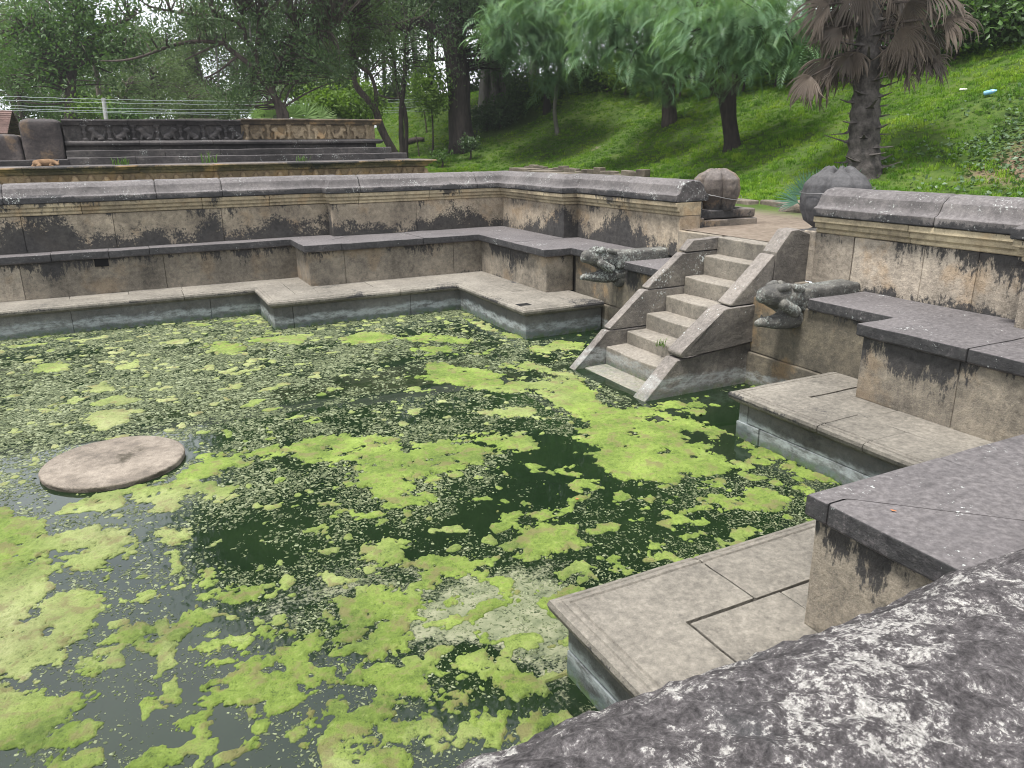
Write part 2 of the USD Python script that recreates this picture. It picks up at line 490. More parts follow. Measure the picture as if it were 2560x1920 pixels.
m_lowtop = stone('lower_ledge_stone', dark=(0.10, 0.091, 0.078), mid=(0.185, 0.168, 0.142), light=(0.29, 0.265, 0.222), top=(0.225, 0.204, 0.172), top_amt=0.6, stains=[(0.5, 0.62, 'bottom', 0.42, 1, 1.6)], rough_bump=0.7, var=0.15, speck=0.9)
m_lowwall = stone('waterline_stone', dark=(0.07, 0.07, 0.068), mid=(0.125, 0.128, 0.122), light=(0.18, 0.18, 0.165), band=[(0.10, 0.24, 0.035, (0.30, 0.33, 0.33), 0.75), (-0.5, 0.10, 0.03, (0.095, 0.125, 0.12), 0.7), (0.3, 0.5, 0.06, (0.085, 0.078, 0.068), 0.6)], moss=0.7, rough_bump=0.45)
m_reswall = stone('recess_wall_stone', dark=(0.07, 0.062, 0.05), mid=(0.13, 0.113, 0.086), light=(0.205, 0.175, 0.125), band=[(0.08, 0.22, 0.035, (0.26, 0.28, 0.27), 0.7), (-0.5, 0.08, 0.03, (0.09, 0.115, 0.11), 0.7)], stains=[(0.55, 1.27, 'top', 0.60, 0.25, 2.6)], ochre=0.4, moss=0.6, rough_bump=0.6)
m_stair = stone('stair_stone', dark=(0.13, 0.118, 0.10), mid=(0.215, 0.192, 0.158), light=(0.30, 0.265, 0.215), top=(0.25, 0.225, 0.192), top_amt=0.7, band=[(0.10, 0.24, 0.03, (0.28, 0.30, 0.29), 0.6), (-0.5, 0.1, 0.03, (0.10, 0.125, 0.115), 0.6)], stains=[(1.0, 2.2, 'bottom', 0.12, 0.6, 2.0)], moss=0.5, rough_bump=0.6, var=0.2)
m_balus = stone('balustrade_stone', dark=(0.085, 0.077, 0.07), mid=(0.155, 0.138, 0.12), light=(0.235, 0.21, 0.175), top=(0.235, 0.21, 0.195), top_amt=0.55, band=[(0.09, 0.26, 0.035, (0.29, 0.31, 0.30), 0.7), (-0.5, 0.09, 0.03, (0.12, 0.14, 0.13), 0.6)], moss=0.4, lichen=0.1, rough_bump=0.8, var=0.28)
m_core = stone('joint_rubble', dark=(0.02, 0.018, 0.016), mid=(0.035, 0.031, 0.026), light=(0.05, 0.045, 0.035), rough_bump=0.3)
m_spout = stone('spout_stone', dark=(0.04, 0.04, 0.039), mid=(0.10, 0.097, 0.09), light=(0.20, 0.19, 0.165), lichen=0.62, lichen_col=(0.22, 0.235, 0.215), rough_bump=0.8, var=0.05)


def legs_of(path):
    out = []
    P = np.array(path, float)
    for i in range(len(P) - 1):
        d = P[i + 1] - P[i]; L = np.linalg.norm(d); out.append([P[i], d / L, L, 0.0, 0.0])
    for i in range(len(out) - 1):
        a, b = out[i][1], out[i + 1][1]
        turn = a[0] * b[1] - a[1] * b[0]
        out[i][4] = -1.0 if turn < 0 else 1.0
        out[i + 1][3] = 1.0 if turn < 0 else -1.0
    return out


SEED = [100]


def tier(parent, name, path, prof, mat, lens=(0.9, 1.6), joints=None, gap=0.009, cell=0.12, amp=0.005, freq=2.5, skip=(), label=None, mat_of=None, jitter=0.004, bevel=0.01):
    """stones laid end to end along the path"""
    joints = joints or {}
    SEED[0] += 1
    jit = np.zeros(2)
    for li, (P, d, L, a0, a1) in enumerate(legs_of(path)):
        if li in skip:
            continue
        if li in joints:
            cuts = [0.0] + sorted(abs((c - P[0]) * d[0] + 0) if abs(d[0]) > 0.5 else abs(c - P[1]) for c in joints[li]) + [L]
        else:
            n = max(1, int(round(L / (0.5 * (lens[0] + lens[1])))))
            w = rng.uniform(lens[0], lens[1], n); w *= L / w.sum()
            cuts = [0.0] + list(np.cumsum(w)[:-1]) + [L]
        for k in range(len(cuts) - 1):
            first, last = k == 0, k == len(cuts) - 2
            s0 = cuts[k] + (0 if first else gap / 2)
            s1 = cuts[k + 1] - (0 if last else gap / 2)
            if not (first and a0 and li > 0):
                jit = np.array([rng.normal(0, jitter), rng.normal(0, jitter * 0.6)])
            me = swept(P, d, s0, s1, prof + jit, a0 if first else 0.0, a1 if last else 0.0, cell, amp, freq, SEED[0], bevel, (not (first and a0), not (last and a1)))
            part(parent, name, me, mat_of(li, k) if mat_of else mat, label=label)


FAR_LOW = [(-7, 16.0), (2.22, 16.0), (2.22, 14.38), (6.0, 14.38), (6.0, 11.45), (7.66, 11.45)]
FAR_MID = [(-7, 16.88), (3.19, 16.88), (3.19, 15.58), (7.04, 15.58), (7.04, 12.59), (7.63, 12.59), (7.63, 11.36)]
FAR_MID2 = [(7.63, 10.84), (7.63, 9.66)]
FAR_PAR = [(-7, 17.30), (4.15, 17.30), (4.15, 16.915), (8.29, 16.915), (8.29, 13.99), (8.64, 13.99), (8.64, 10.62)]
NEAR_LOW = [(7.66, 6.33), (6.0, 6.33), (6.0, 3.63), (2.08, 3.63), (2.08, 2.0), (-7, 2.0)]
NEAR_MID = [(7.63, 6.78), (7.63, 5.54), (7.04, 5.54), (7.04, 2.745), (3.25, 2.745), (3.25, 1.5), (-7, 1.5)]
NEAR_PAR = [(8.64, 7.66), (8.64, 4.62), (8.29, 4.62), (8.29, 1.05), (3.8, 1.05), (3.8, 0.675), (-7, 0.675)]
ZL, ZM = 0.552, 1.387

low_front = profile([(-0.60, 0.42), (-0.60, ZL), (-0.118, ZL), (-0.110, ZL - 0.013), (-0.098, ZL - 0.013), (-0.090, ZL - 0.001), (-0.062, ZL - 0.002), (-0.055, ZL - 0.014), (-0.043, ZL - 0.014), (-0.036, ZL - 0.006), (0.0, ZL - 0.018), (0.012, ZL - 0.05), (0.0, ZL - 0.088), (-0.04, 0.44), (-0.06, 0.42)], 0.003, 0.09)
low_back = profile([(-1.42, 0.42), (-1.42, ZL - 0.006), (-0.612, ZL - 0.004), (-0.612, 0.42)], 0.008, 0.15)
low_wall = lambda z0, z1: profile([(-0.45, z0), (-0.45, z1), (-0.083, z1), (-0.083, z0)], 0.008, 0.09)
mid_slab = profile([(-1.40, 1.24), (-1.40, ZM), (0.0, ZM), (0.0, 1.262), (-0.03, 1.24)], 0.014, 0.10)
mid_wall = lambda om, z0, z1: profile([(-0.42 - om, z0), (-0.42 - om, z1), (-om, z1), (-om, z0)], 0.012, 0.10)
core = lambda o0, o1, z0, z1: np.array([(o0, z0), (o0, z1), (o1, z1), (o1, z0)])
par_wall = profile([(-0.45, ZM - 0.012), (-0.45, 2.075), (0.0, 2.075), (0.0, ZM - 0.012)], 0.008, 0.10)
cornice = profile([(-0.45, 2.079), (-0.45, 2.306), (0.09, 2.306), (0.105, 2.300), (0.105, 2.236), (0.095, 2.228), (0.062, 2.224), (0.062, 2.210), (0.070, 2.200), (0.064, 2.158), (0.05, 2.150), (0.022, 2.148), (0.020, 2.132), (0.034, 2.124), (0.030, 2.092), (0.012, 2.079)], 0.003, 0.06)
coping = profile([(-0.60, 2.312), (-0.60, 2.42), (-0.55, 2.44), (-0.51, 2.50), (-0.47, 2.585), (-0.38, 2.655), (-0.23, 2.682), (-0.08, 2.655), (0.005, 2.585), (0.04, 2.50), (0.075, 2.445), (0.13, 2.42), (0.13, 2.312)], 0.016, 0.05)

for far, low, mid, par in ((True, FAR_LOW, FAR_MID, FAR_PAR), (False, NEAR_LOW, NEAR_MID, NEAR_PAR)):
    side = 'left of the stairs, along the far side' if far else 'right of the stairs, near side'
    # lower ledge
    t = thing('lower_ledge', 'pale stone lower ledge above the water ' + side, 'ledge')
    legs = legs_of(low)
    jf = {0: [-4.2, -2.4, 0.887], 2: [4.775]} if far else {1: [5.05, 4.5]}
    tier(t, 'ledge_slab', low, low_front, m_lowtop, (0.9, 1.5), jf, cell=0.10, amp=0.006)
    tier(t, 'ledge_slab', low, low_back, m_lowtop, (1.0, 1.8), cell=0.2, amp=0.005)
    if far:
        tier(t, 'wall_block', low, low_wall(-0.5, 0.43), m_lowwall, (1.6, 2.6), {0: [-4, -1.08, 1.356], 2: [2.654, 4.996]}, amp=0.004, skip=())
    else:
        tier(t, 'wall_block', low, low_wall(0.20, 0.43), m_lowwall, (1.5, 2.4), {1: [6.1]}, amp=0.004)
        tier(t, 'wall_block', low, low_wall(-0.5, 0.193), m_lowwall, (1.2, 2.0), {1: [5.9, 3.95]}, amp=0.004)
    for li, (P, d, L, a0, a1) in enumerate(legs):
        part(t, 'core_fill', swept(P, d, 0, L, core(-1.38, -0.13, -0.5, 0.50), a0, a1, 3, 0, bevel=0.001), m_core, False)
    # middle ledge
    t = thing('middle_ledge', 'dark topped stone middle ledge ' + side, 'ledge')
    om = 0.108 if far else 0.05
    jm = {0: [-3.8, -1.29, -0.31, 0.426], 2: [3.966, 5.749]} if far else {2: [4.3], 4: [2.6], 5: [2.4]}
    tier(t, 'ledge_slab', mid, mid_slab, m_midtop, (0.9, 1.5), jm, cell=0.09, amp=0.007)
    if far:
        tier(t, 'ledge_slab', FAR_MID2, mid_slab + np.array([0, -0.05]), m_midtop, (2, 3), cell=0.09, amp=0.007)
    jb = {0: [-4.1, -1.84, 0.656], 2: [4.031, 6.477]} if far else {}
    rec = {4: 1, 5: 1} if far else {0: 1}
    tier(t, 'wall_block', mid, mid_wall(om, 0.54, 1.245), m_midblk, (1.3, 2.3), jb, amp=0.007, skip=(5,) if far else (0,))
    reach = [(7.63, 12.59), (7.63, 9.66)] if far else [(7.63, 7.77), (7.63, 5.54)]
    tier(t, 'wall_block', reach, mid_wall(om, 0.47, 1.245), m_reswall, (1.2, 1.8), amp=0.007)
    tier(t, 'wall_block', reach, mid_wall(om - 0.05, -0.5, 0.462), m_reswall, (1.2, 1.8), amp=0.006)
    for li, (P, d, L, a0, a1) in enumerate(legs_of(mid)):
        part(t, 'core_fill', swept(P, d, 0, L, core(-1.2, -om - 0.05, 0.3, 1.33), a0, a1, 3, 0, bevel=0.001), m_core, False)
    for P, d, L, a0, a1 in legs_of(reach):
        part(t, 'core_fill', swept(P, d, 0, L, core(-1.0, -om - 0.05, -0.5, 1.30), 0, 0, 3, 0, bevel=0.001), m_core, False)
    # parapet
    t = thing('pool_parapet', ('tan stone parapet with black stains and rounded coping along the far side' if far else 'streaked stone parapet with rounded coping, right of the stairs and across the foreground'), 'parapet')
    jw = {0: [-4.0, -1.692, -0.136, 1.907], 2: [6.095], 3: [14.383], 5: [11.937]} if far else {0: [7.031, 6.011, 5.333]}
    mw = m_wall if far else m_wall_right
    tier(t, 'wall_block', par, par_wall, mw, (1.0, 1.6), jw, amp=0.006)
    tier(t, 'cornice', par, cornice, m_cornice, (1.1, 1.9), {0: [-3.2, -0.65, 1.55, 2.9], 2: [4.75, 6.4]} if far else {0: [6.2]}, cell=0.12, amp=0.004)
    jc = {0: [-4.4, -1.9, 0.714, 1.971], 2: [4.79, 7.6], 3: [16.2], 5: [13.782 - 0.0001]} if far else {0: [5.868], 5: []}
    if far:
        jc[5] = [12.2]
    tier(t, 'coping_stone', par, coping, m_coping, (1.2, 2.2), jc, cell=0.07, amp=0.010, freq=2.2, skip=() if far else (5,), bevel=0.022)
    for P, d, L, a0, a1 in legs_of(par):
        part(t, 'core_fill', swept(P, d, 0.03, L - 0.03, core(-0.38, -0.05, 1.3, 2.40), a0, a1, 3, 0, bevel=0.001), m_core, False)
    if not far:
        near_parapet = t

# the rough coping right in front, with its crust of lichen
M = Mat()
nz = M.noise(14, 9, 0.74, dist=0.35); n2 = M.noise(52, 9, 0.78, off=(2, 2, 2), dist=0.5); n3 = M.noise(170, 6, 0.75)
big = M.noise(3.2, 5, 0.62, off=(9, 1, 3), dist=0.6)
base = M.ramp(M.math('add', M.math('multiply', nz, 0.35), M.math('add', M.math('multiply', n2, 0.4), M.math('multiply', n3, 0.25))), [(0.38, (0.012, 0.011, 0.0115)), (0.48, (0.075, 0.068, 0.069)), (0.57, (0.20, 0.183, 0.183))])
lf = M.math('add', M.math('multiply', nz, 0.62), M.math('add', M.math('multiply', n2, 0.42), M.math('add', M.math('multiply', n3, 0.34), M.math('multiply', big, 0.16))))
lch = M.rng(lf, 0.80, 0.845, 0, 0.93)
base = M.mix(lch, base, M.ramp(n3, [(0.3, (0.15, 0.14, 0.135)), (0.5, (0.34, 0.325, 0.305)), (0.66, (0.62, 0.60, 0.56))]))
gl = M.rng(M.noise(2.0, 4, off=(4, 0, 1)), 0.58, 0.70, 0, 0.45)
base = M.mix(gl, base, M.mix(0.5, base, (0.10, 0.145, 0.15)))
M.principled(base, 0.93, M.bump(M.math('add', M.math('multiply', nz, 0.8), M.math('add', M.math('multiply', n2, 0.6), M.math('multiply', n3, 0.3))), 0.95, 0.022), 0.2)
m_front = M.build('foreground_coping_stone')
front_prof = shapely.segmentize(Polygon(coping), 0.014)
front_prof = np.array(front_prof.exterior.coords)[:-1]
P, d, L, a0, a1 = legs_of(NEAR_PAR)[5]
me = swept(P, d, 1.75, 4.9, front_prof, 0, 0, 0.014, 0, bevel=0.03)
v = np.array(me.vertices)
nrm = np.array(me.vertex_normals)
w = np.array([[1, 0.55, 0], [-0.55, 1, 0], [0, 0, 1]])
vv = v @ w
h = 0.018 * (meshkit.fbm(vv * [3, 7, 7], 3, 5) - 0.5) + 0.016 * (meshkit.fbm(vv * [30, 55, 55], 3, 19) - 0.5) + 0.026 * (meshkit.fbm(vv * [14, 30, 30], 4, 9) - 0.5) + 0.008 * (0.5 - np.abs(meshkit.fbm(vv * [9, 22, 22], 4, 21) - 0.5) * 4) * (meshkit.fbm(vv * 3, 2, 3) > 0.45)
me.vertices = v + nrm * h[:, None]
part(near_parapet, 'coping_stone', me, m_front, True, label='rough lichen crusted coping stone across the bottom right corner')
part(near_parapet, 'coping_stone', swept(P, d, 4.91, L, coping, 0, 0, 0.1, 0.01, bevel=0.02), m_coping)
part(near_parapet, 'coping_stone', swept(P, d, 0, 1.74, coping, a0, 0, 0.07, 0.01, bevel=0.02), m_coping)
# end of the right hand parapet: a wall block without cornice, beside the stairs
part(near_parapet, 'wall_block', rbox((8.635, 7.665, 1.38), (9.08, 8.03, 2.09), 0.02, 0.1, 0.008, seed=5), m_wall_right)

# ---------------------------------------------------------------- stairs
stair = thing('stone_staircase', 'worn stone staircase with sloping balustrades climbing out of the green pool', 'staircase')
TX = [6.02, 6.40, 6.78, 7.14, 7.51, 7.86, 8.23, 8.49]
TZ = [0.022, 0.305, 0.508, 0.744, 0.994, 1.267, 1.57, 1.843]
for i in range(8):
    x1 = TX[i + 1] + 0.10 if i < 7 else 9.15
    z0 = -0.45 if i == 0 else TZ[i - 1] - 0.03
    me = rbox((TX[i], 8.03, z0), (x1, 9.49, TZ[i]), 0.022, 0.09, 0.011, 2.6, 40 + i)
    v = np.array(me.vertices)
    worn = np.exp(-((v[:, 1] - 8.75) / 0.45) ** 2) * np.clip((0.2 - (v[:, 0] - TX[i])) / 0.2, 0, 1) * (v[:, 2] > TZ[i] - 0.05)
    v[:, 2] -= 0.018 * worn
    me.vertices = v
    part(stair, 'step', me, m_stair)
part(stair, 'step', rbox((5.70, 8.05, -0.5), (6.05, 9.47, -0.02), 0.02, 0.1, 0.008, seed=77), m_stair)


def slab_xz(poly, y0, y1, seed, r=0.02, amp=0.008, cell=0.06, crown=0.0):
    """a stone cut to an outline in the x-z plane, y0 to y1 thick"""
    pr = profile(poly, r, cell)
    n = len(pr)
    ys = [y0, y0 + 0.012, y0 + 0.03, *np.linspace(y0 + 0.06, y1 - 0.06, max(2, int((y1 - y0) / 0.07))), y1 - 0.03, y1 - 0.012, y1]
    c = pr.mean(0); rings = []
    pin = lambda k: np.array(Polygon(pr).buffer(-k).exterior.coords) if k else pr
    for k, y in enumerate(ys):
        e = min(y - y0, y1 - y)
        sh = max(0.0, 0.016 - e) * 0.9
        dv = pr - c
        q = pr - dv / np.maximum(np.linalg.norm(dv, axis=1, keepdims=True), 1e-6) * sh
        rings.append(np.stack([q[:, 0], np.full(n, y), q[:, 1]], -1))
    V = np.concatenate(rings)
    i, j = np.meshgrid(np.arange(len(ys) - 1), np.arange(n), indexing='ij')
    F = np.stack([i * n + j, i * n + (j + 1) % n, (i + 1) * n + (j + 1) % n, (i + 1) * n + j], -1).reshape(-1, 4)
    F = np.vstack([F[:, [0, 1, 2]], F[:, [0, 2, 3]]])
    import mapbox_earcut
    tri = mapbox_earcut.triangulate_float64(np.ascontiguousarray(pr, dtype=np.float64), np.array([n], dtype=np.uint32)).reshape(-1, 3).astype(int)
    a = pr[tri[:, 1]] - pr[tri[:, 0]]; b = pr[tri[:, 2]] - pr[tri[:, 0]]
    fl = (a[:, 0] * b[:, 1] - a[:, 1] * b[:, 0]) < 0
    tri[fl] = tri[fl][:, ::-1]
    F = np.vstack([F, tri, tri[:, ::-1] + (len(ys) - 1) * n])
    V = wobble(V, amp, 3.0, seed)
    me = trimesh.Trimesh(V, F, process=False)
    if me.volume < 0:
        me.invert()
    return me


YL0, YL1, YR0, YR1 = 9.492, 9.655, 7.765, 8.028
for y0, y1, stones in (
    (YL0, YL1, [[(5.20, -0.5), (5.84, 0.0), (6.415, 0.538), (8.64, 0.538), (8.64, -0.5)],
                [(6.43, 0.55), (7.09, 1.108), (8.64, 1.108), (8.64, 0.55)],
                [(7.11, 1.12), (7.80, 1.635), (8.64, 1.635), (8.64, 1.12)],
                [(7.815, 1.647), (8.0, 1.825), (8.62, 1.835), (8.64, 1.647)]]),
    (YR0, YR1, [[(5.35, -0.5), (5.88, 0.0), (6.385, 0.505), (6.60, 0.515), (7.72, 0.60), (7.72, -0.5)],
                [(7.17, 1.15), (7.245, 1.165), (8.0, 1.825), (8.0, 1.15)],
                [(8.01, 1.15), (8.01, 1.835), (8.26, 2.12), (8.40, 2.13), (8.64, 2.05), (8.64, 1.15)]])):
    for k, st in enumerate(stones):
        part(stair, 'balustrade_stone', slab_xz(st, y0, y1, 60 + k + int(y0 * 10)), m_balus)
# the bulging boulder-like stone of the right balustrade
me = slab_xz([(6.36, 0.56), (6.42, 0.525), (6.62, 0.53), (7.72, 0.615), (7.72, 1.135), (7.22, 1.14), (7.13, 1.125)], YR0 - 0.03, YR1 + 0.005, 91, 0.05, 0.02)
part(stair, 'balustrade_stone', me, m_balus, label='bulging boulder like stone in the right balustrade')
part(stair, 'core_fill', box((6.5, 8.0, -0.5), (8.6, 9.5, 0.0)), m_core, False)
part(stair, 'wall_block', rbox((8.60, 9.60, 1.30), (9.05, 10.63, 1.838), 0.02, 0.12, 0.01, seed=12), m_midblk)
part(stair, 'wall_block', rbox((8.42, 7.70, 0.9), (8.66, 8.05, 1.38), 0.02, 0.12, 0.01, seed=13), m_midblk)

# ---------------------------------------------------------------- round stone in the water
m_disc = stone('round_stone', dark=(0.12, 0.10, 0.083), mid=(0.22, 0.186, 0.152), light=(0.33, 0.285, 0.235), rough_bump=1.0, band=[(-0.5, 0.022, 0.012, (0.035, 0.03, 0.02), 0.9)], var=0.02)
rr = 0.716
pr = [(0.001, 0.066)] + [(r_, 0.066 - 0.005 * (r_ / rr) ** 2) for r_ in np.linspace(0.03, rr - 0.02, 26)] + [(rr - 0.006, 0.054), (rr, 0.042), (rr - 0.005, 0.0), (rr - 0.02, -0.25)]
me = lathe(pr, 96, (-0.44, 8.80, 0))
me.vertices = wobble(wobble(np.array(me.vertices), 0.010, 2.5, 3), 0.005, 11, 4)
solo('round_stone', me, m_disc, 'flat round brown stone disc just above the water among the algae', 'stone disc', smooth=50)

# ---------------------------------------------------------------- beast-headed water spouts
def spout(yc, tip, label, dy, seed):
    """a long stone channel on the ledge ending in an open-mouthed beast head over the water (towards -x)"""
    t = thing('beast_spout', label, 'water spout')
    hw = 0.17
    beam = rbox((tip + 0.62, yc - hw, 1.20), (8.70, yc + hw, 1.50), 0.05, 0.08, 0.014, 3.0, seed)
    part(t, 'channel', beam, m_spout)
    h = []
    x = tip
    # skull and upper jaw
    h += [[(x + 0.70, yc, 1.36, 0.175), (x + 0.42, yc, 1.40, 0.165), (x + 0.20, yc, 1.43, 0.13), (x + 0.09, yc, 1.46, 0.095)]]
    h += [[(x + 0.20, yc, 1.40, 0.10), (x + 0.05, yc, 1.42, 0.075)]]
    for s in (-1, 1):
        h += [[(x + 0.25, yc + s * 0.09, 1.53, 0.05), (x + 0.36, yc + s * 0.11, 1.545, 0.055)]]      # brows
        h += [[(x + 0.48, yc + s * 0.13, 1.53, 0.05), (x + 0.58, yc + s * 0.15, 1.50, 0.04)]]       # ears
        h += [[(x + 0.05, yc + s * 0.045, 1.47, 0.038), (x + 0.09, yc + s * 0.05, 1.49, 0.038)]]     # nostrils
        h += [[(x + 0.30, yc + s * 0.13, 1.33, 0.07), (x + 0.52, yc + s * 0.13, 1.22, 0.075)]]      # cheeks
    part(t, 'head', hulls(h, refine=0.025, smooth=8, seed=seed, amp=0.008), m_spout, True)
    j = [[(x + 0.80, yc, 1.12, 0.16), (x + 0.50, yc, 1.09, 0.135), (x + 0.26, yc, 1.075, 0.085), (x + 0.08, yc, 1.095, 0.06), (x + 0.02, yc, 1.09, 0.045)],
         [(x + 0.46, yc, 1.12, 0.10), (x + 0.50, yc, 1.26, 0.11)], [(x + 0.80, yc, 1.0, 0.15), (x + 1.0, yc, 1.10, 0.17)]]
    for s in (-1, 1):
        j += [[(x + 0.13, yc + s * 0.05, 1.12, 0.022), (x + 0.13, yc + s * 0.052, 1.165, 0.012)]]
    part(t, 'lower_jaw', hulls(j, refine=0.025, smooth=8, seed=seed + 1, amp=0.008), m_spout, True)


spout(11.08, 6.93, 'lichen spotted beast head water spout left of the stairs, mouth open over the pool', 0, 31)
spout(7.02, 7.02, 'lichen spotted beast head water spout right of the stairs, mouth open over the pool', 0, 47)

# ---------------------------------------------------------------- lotus stones at the top of the stairs
m_lotus = stone('lotus_stone', dark=(0.06, 0.05, 0.045), mid=(0.115, 0.096, 0.084), light=(0.20, 0.168, 0.135), top=(0.17, 0.15, 0.142), top_amt=0.7, ochre=0.6, stains=[(2.0, 2.6, 'bottom', 0.80, 0.6, 3.0)], rough_bump=0.6)
m_lotus_dark = stone('lotus_stone_dark', dark=(0.030, 0.030, 0.031), mid=(0.055, 0.054, 0.057), light=(0.09, 0.088, 0.09), top=(0.10, 0.097, 0.098), top_amt=0.6, rough_bump=0.5)
m_plinth = stone('plinth_stone', dark=(0.085, 0.073, 0.062), mid=(0.16, 0.135, 0.11), light=(0.24, 0.20, 0.16), top=(0.19, 0.165, 0.155), top_amt=0.6, ochre=0.4, stains=[(1.8, 2.3, 'bottom', 0.35, 0.6, 2.0)], rough_bump=0.6)
m_wire = usdkit.material(stage, '/World/Looks/tie_wire', {'p': ('principled_bsdf', {'base_color': (0.16, 0.16, 0.16), 'metallic': 0.6, 'roughness': 0.5})}, surface='p.BSDF')


def pumpkin(center, rx, ry, z0, z1, ribs, depth, peaks=0.0, seed=0, foot=0.6, spin=0.0):
    n, s = 40, 96
    t = np.linspace(0, 1, n)
    ang = np.arange(s) / s * 2 * np.pi
    prof_r = np.interp(t, [0, .06, .18, .35, .52, .7, .84, .93, .98, 1.0], [foot, foot + .06, .84, .97, 1.0, .93, .74, .5, .26, .0])
    prof_z = np.interp(t, [0, .06, .18, .35, .52, .7, .84, .93, .98, 1.0], [0, .04, .18, .36, .55, .76, .90, .965, .985, .985])
    A, R = np.meshgrid(ang, prof_r)
    Z = np.repeat(prof_z[:, None], s, 1)
    lob = np.abs(np.cos((A + spin) * ribs / 2))
    cr = 1 - depth * (1 - lob) ** 2.2 * np.clip(R * 1.4, 0, 1)
    X = np.cos(A) * R * cr * rx; Y = np.sin(A) * R * cr * ry
    Zz = z0 + Z * (z1 - z0)
    if peaks:
        Zz += peaks * (lob - 0.4) * np.exp(-((R - 0.33) / 0.17) ** 2)
    V = np.stack([X + center[0], Y + center[1], Zz], -1).reshape(-1, 3)
    i, j = np.meshgrid(np.arange(n - 1), np.arange(s), indexing='ij')
    F = np.stack([i * s + j, i * s + (j + 1) % s, (i + 1) * s + (j + 1) % s, (i + 1) * s + j], -1).reshape(-1, 4)
    F = np.vstack([F[:, [0, 1, 2]], F[:, [0, 2, 3]]])
    V = wobble(V, 0.018, 3.0, seed)
    V = wobble(V, 0.006, 12.0, seed + 1)
    return trimesh.Trimesh(V, F, process=True)


t = thing('lotus_guard_stone', 'brown ribbed lotus bud stone on a square base at the left head of the stairs', 'carved stone')
part(t, 'lotus_bud', pumpkin((9.72, 11.0), 0.44, 0.44, 2.10, 2.83, 6, 0.22, 0.05, 4, 0.72, 0.4), m_lotus, 40)
part(t, 'square_base', rbox((9.16, 10.68, 1.985), (10.40, 11.36, 2.135), 0.03, 0.1, 0.012, seed=8, rot=-0.03), m_lotus)
t = thing('stone_plinth', 'long low stone plinth under the brown lotus bud stone', 'plinth')
part(t, 'plinth_block', rbox((9.20, 10.66, 1.78), (10.46, 11.34, 1.972), 0.03, 0.1, 0.012, seed=9), m_plinth)
part(t, 'plinth_block', rbox((8.70, 10.63, 1.78), (9.185, 11.2, 2.02), 0.03, 0.1, 0.012, seed=10), m_plinth)
solo('loose_block', rbox((8.68, 10.64, 2.03), (9.13, 11.15, 2.315), 0.03, 0.09, 0.02, 4, 14), m_spout, 'small dark lichened block between the coping end and the brown lotus stone', 'stone block')
tt = np.linspace(-0.2, 2 * np.pi - 0.2, 60)
pts = np.stack([9.72 + 0.452 * np.cos(tt), 11.0 + 0.452 * np.sin(tt), 2.36 + 0.05 * np.sin(2 * tt + 1)], -1)
solo('tie_wire', tube(pts, 0.006, 5), m_wire, 'thin wire looped around the brown lotus bud stone', 'wire')
t = thing('lotus_guard_stone', 'dark grey ribbed lotus bud stone with peaked top, half hidden behind the right coping', 'carved stone')
part(t, 'lotus_bud', pumpkin((10.2, 8.74), 0.54, 0.54, 1.90, 2.87, 7, 0.15, 0.13, 6, 0.45, 0.5), m_lotus_dark, 40)
part(t, 'round_base', lathe([(0.001, 1.84), (0.36, 1.84), (0.37, 1.93), (0.30, 1.96), (0.001, 1.96)], 28, (10.2, 8.74, 0)), m_lotus_dark, 30)
pts = np.stack([10.2 + 0.55 * np.cos(tt), 8.74 + 0.55 * np.sin(tt), 2.55 + 0.04 * np.sin(tt + 2)], -1)
solo('tie_wire', tube(pts, 0.006, 5), m_wire, 'thin wire looped around the dark grey lotus bud stone', 'wire')

# ================================================================ WATER AND ALGAE
M = Mat()
n1 = M.noise(0.9, 5, 0.6); n2 = M.noise(34, 6, 0.7); n3 = M.noise(6, 5, 0.65)
M.add('attribute', {'attribute': 'scum'}, name='at')
scum = M.math('add', M.math('multiply', 'at.fac', 0.62), M.math('add', M.math('multiply', n2, 0.55), M.math('multiply', n3, 0.40)))
sf = M.rng(scum, 0.80, 0.92, 0, 0.85)
deep = M.ramp(n1, [(0.3, (0.003, 0.007, 0.003)), (0.7, (0.007, 0.014, 0.005))])
scol = M.ramp(n3, [(0.3, (0.055, 0.07, 0.03)), (0.5, (0.12, 0.13, 0.07)), (0.7, (0.19, 0.19, 0.12))])
col = M.mix(sf, deep, scol)
rough = M.rng(sf, 0, 0.85, 0.03, 0.75, False)
nb = M.add('bump', {'strength': 0.35, 'distance': 0.012}, height=M.math('add', M.math('multiply', M.noise(2.2, 2), 0.25), M.math('multiply', M.math('multiply', n2, sf), 0.6)), name='wb') + '.normal'
M.principled(col, rough, nb, 0.95, ior=1.333)
m_water = M.build('pond_water')

M = Mat()
n1 = M.noise(1.6, 5, 0.6); n2 = M.noise(22, 8, 0.72); n3 = M.noise(75, 6, 0.75); n4 = M.noise(5.5, 5, 0.6, off=(7, 7, 0))
f = M.math('add', M.math('multiply', n1, 0.5), M.math('add', M.math('multiply', n2, 0.3), M.math('multiply', n4, 0.2)))
fresh = M.ramp(f, [(0.36, (0.06, 0.095, 0.013)), (0.48, (0.135, 0.195, 0.028)), (0.58, (0.225, 0.30, 0.055)), (0.68, (0.31, 0.35, 0.105))])
pale = M.ramp(f, [(0.36, (0.145, 0.17, 0.055)), (0.5, (0.255, 0.28, 0.11)), (0.64, (0.36, 0.375, 0.185))])
M.add('attribute', {'attribute': 'pale'}, name='at')
col = M.mix('at.fac', fresh, pale)
col = M.mix(M.rng(M.math('add', M.math('multiply', n3, 0.5), M.math('multiply', n2, 0.5)), 0.36, 0.47, 0.85, 0.0), col, (0.03, 0.048, 0.008))
col = M.mix(M.rng(n3, 0.35, 0.62, 0.45, 0.0), col, M.mix(0.5, col, (0.03, 0.055, 0.008)))
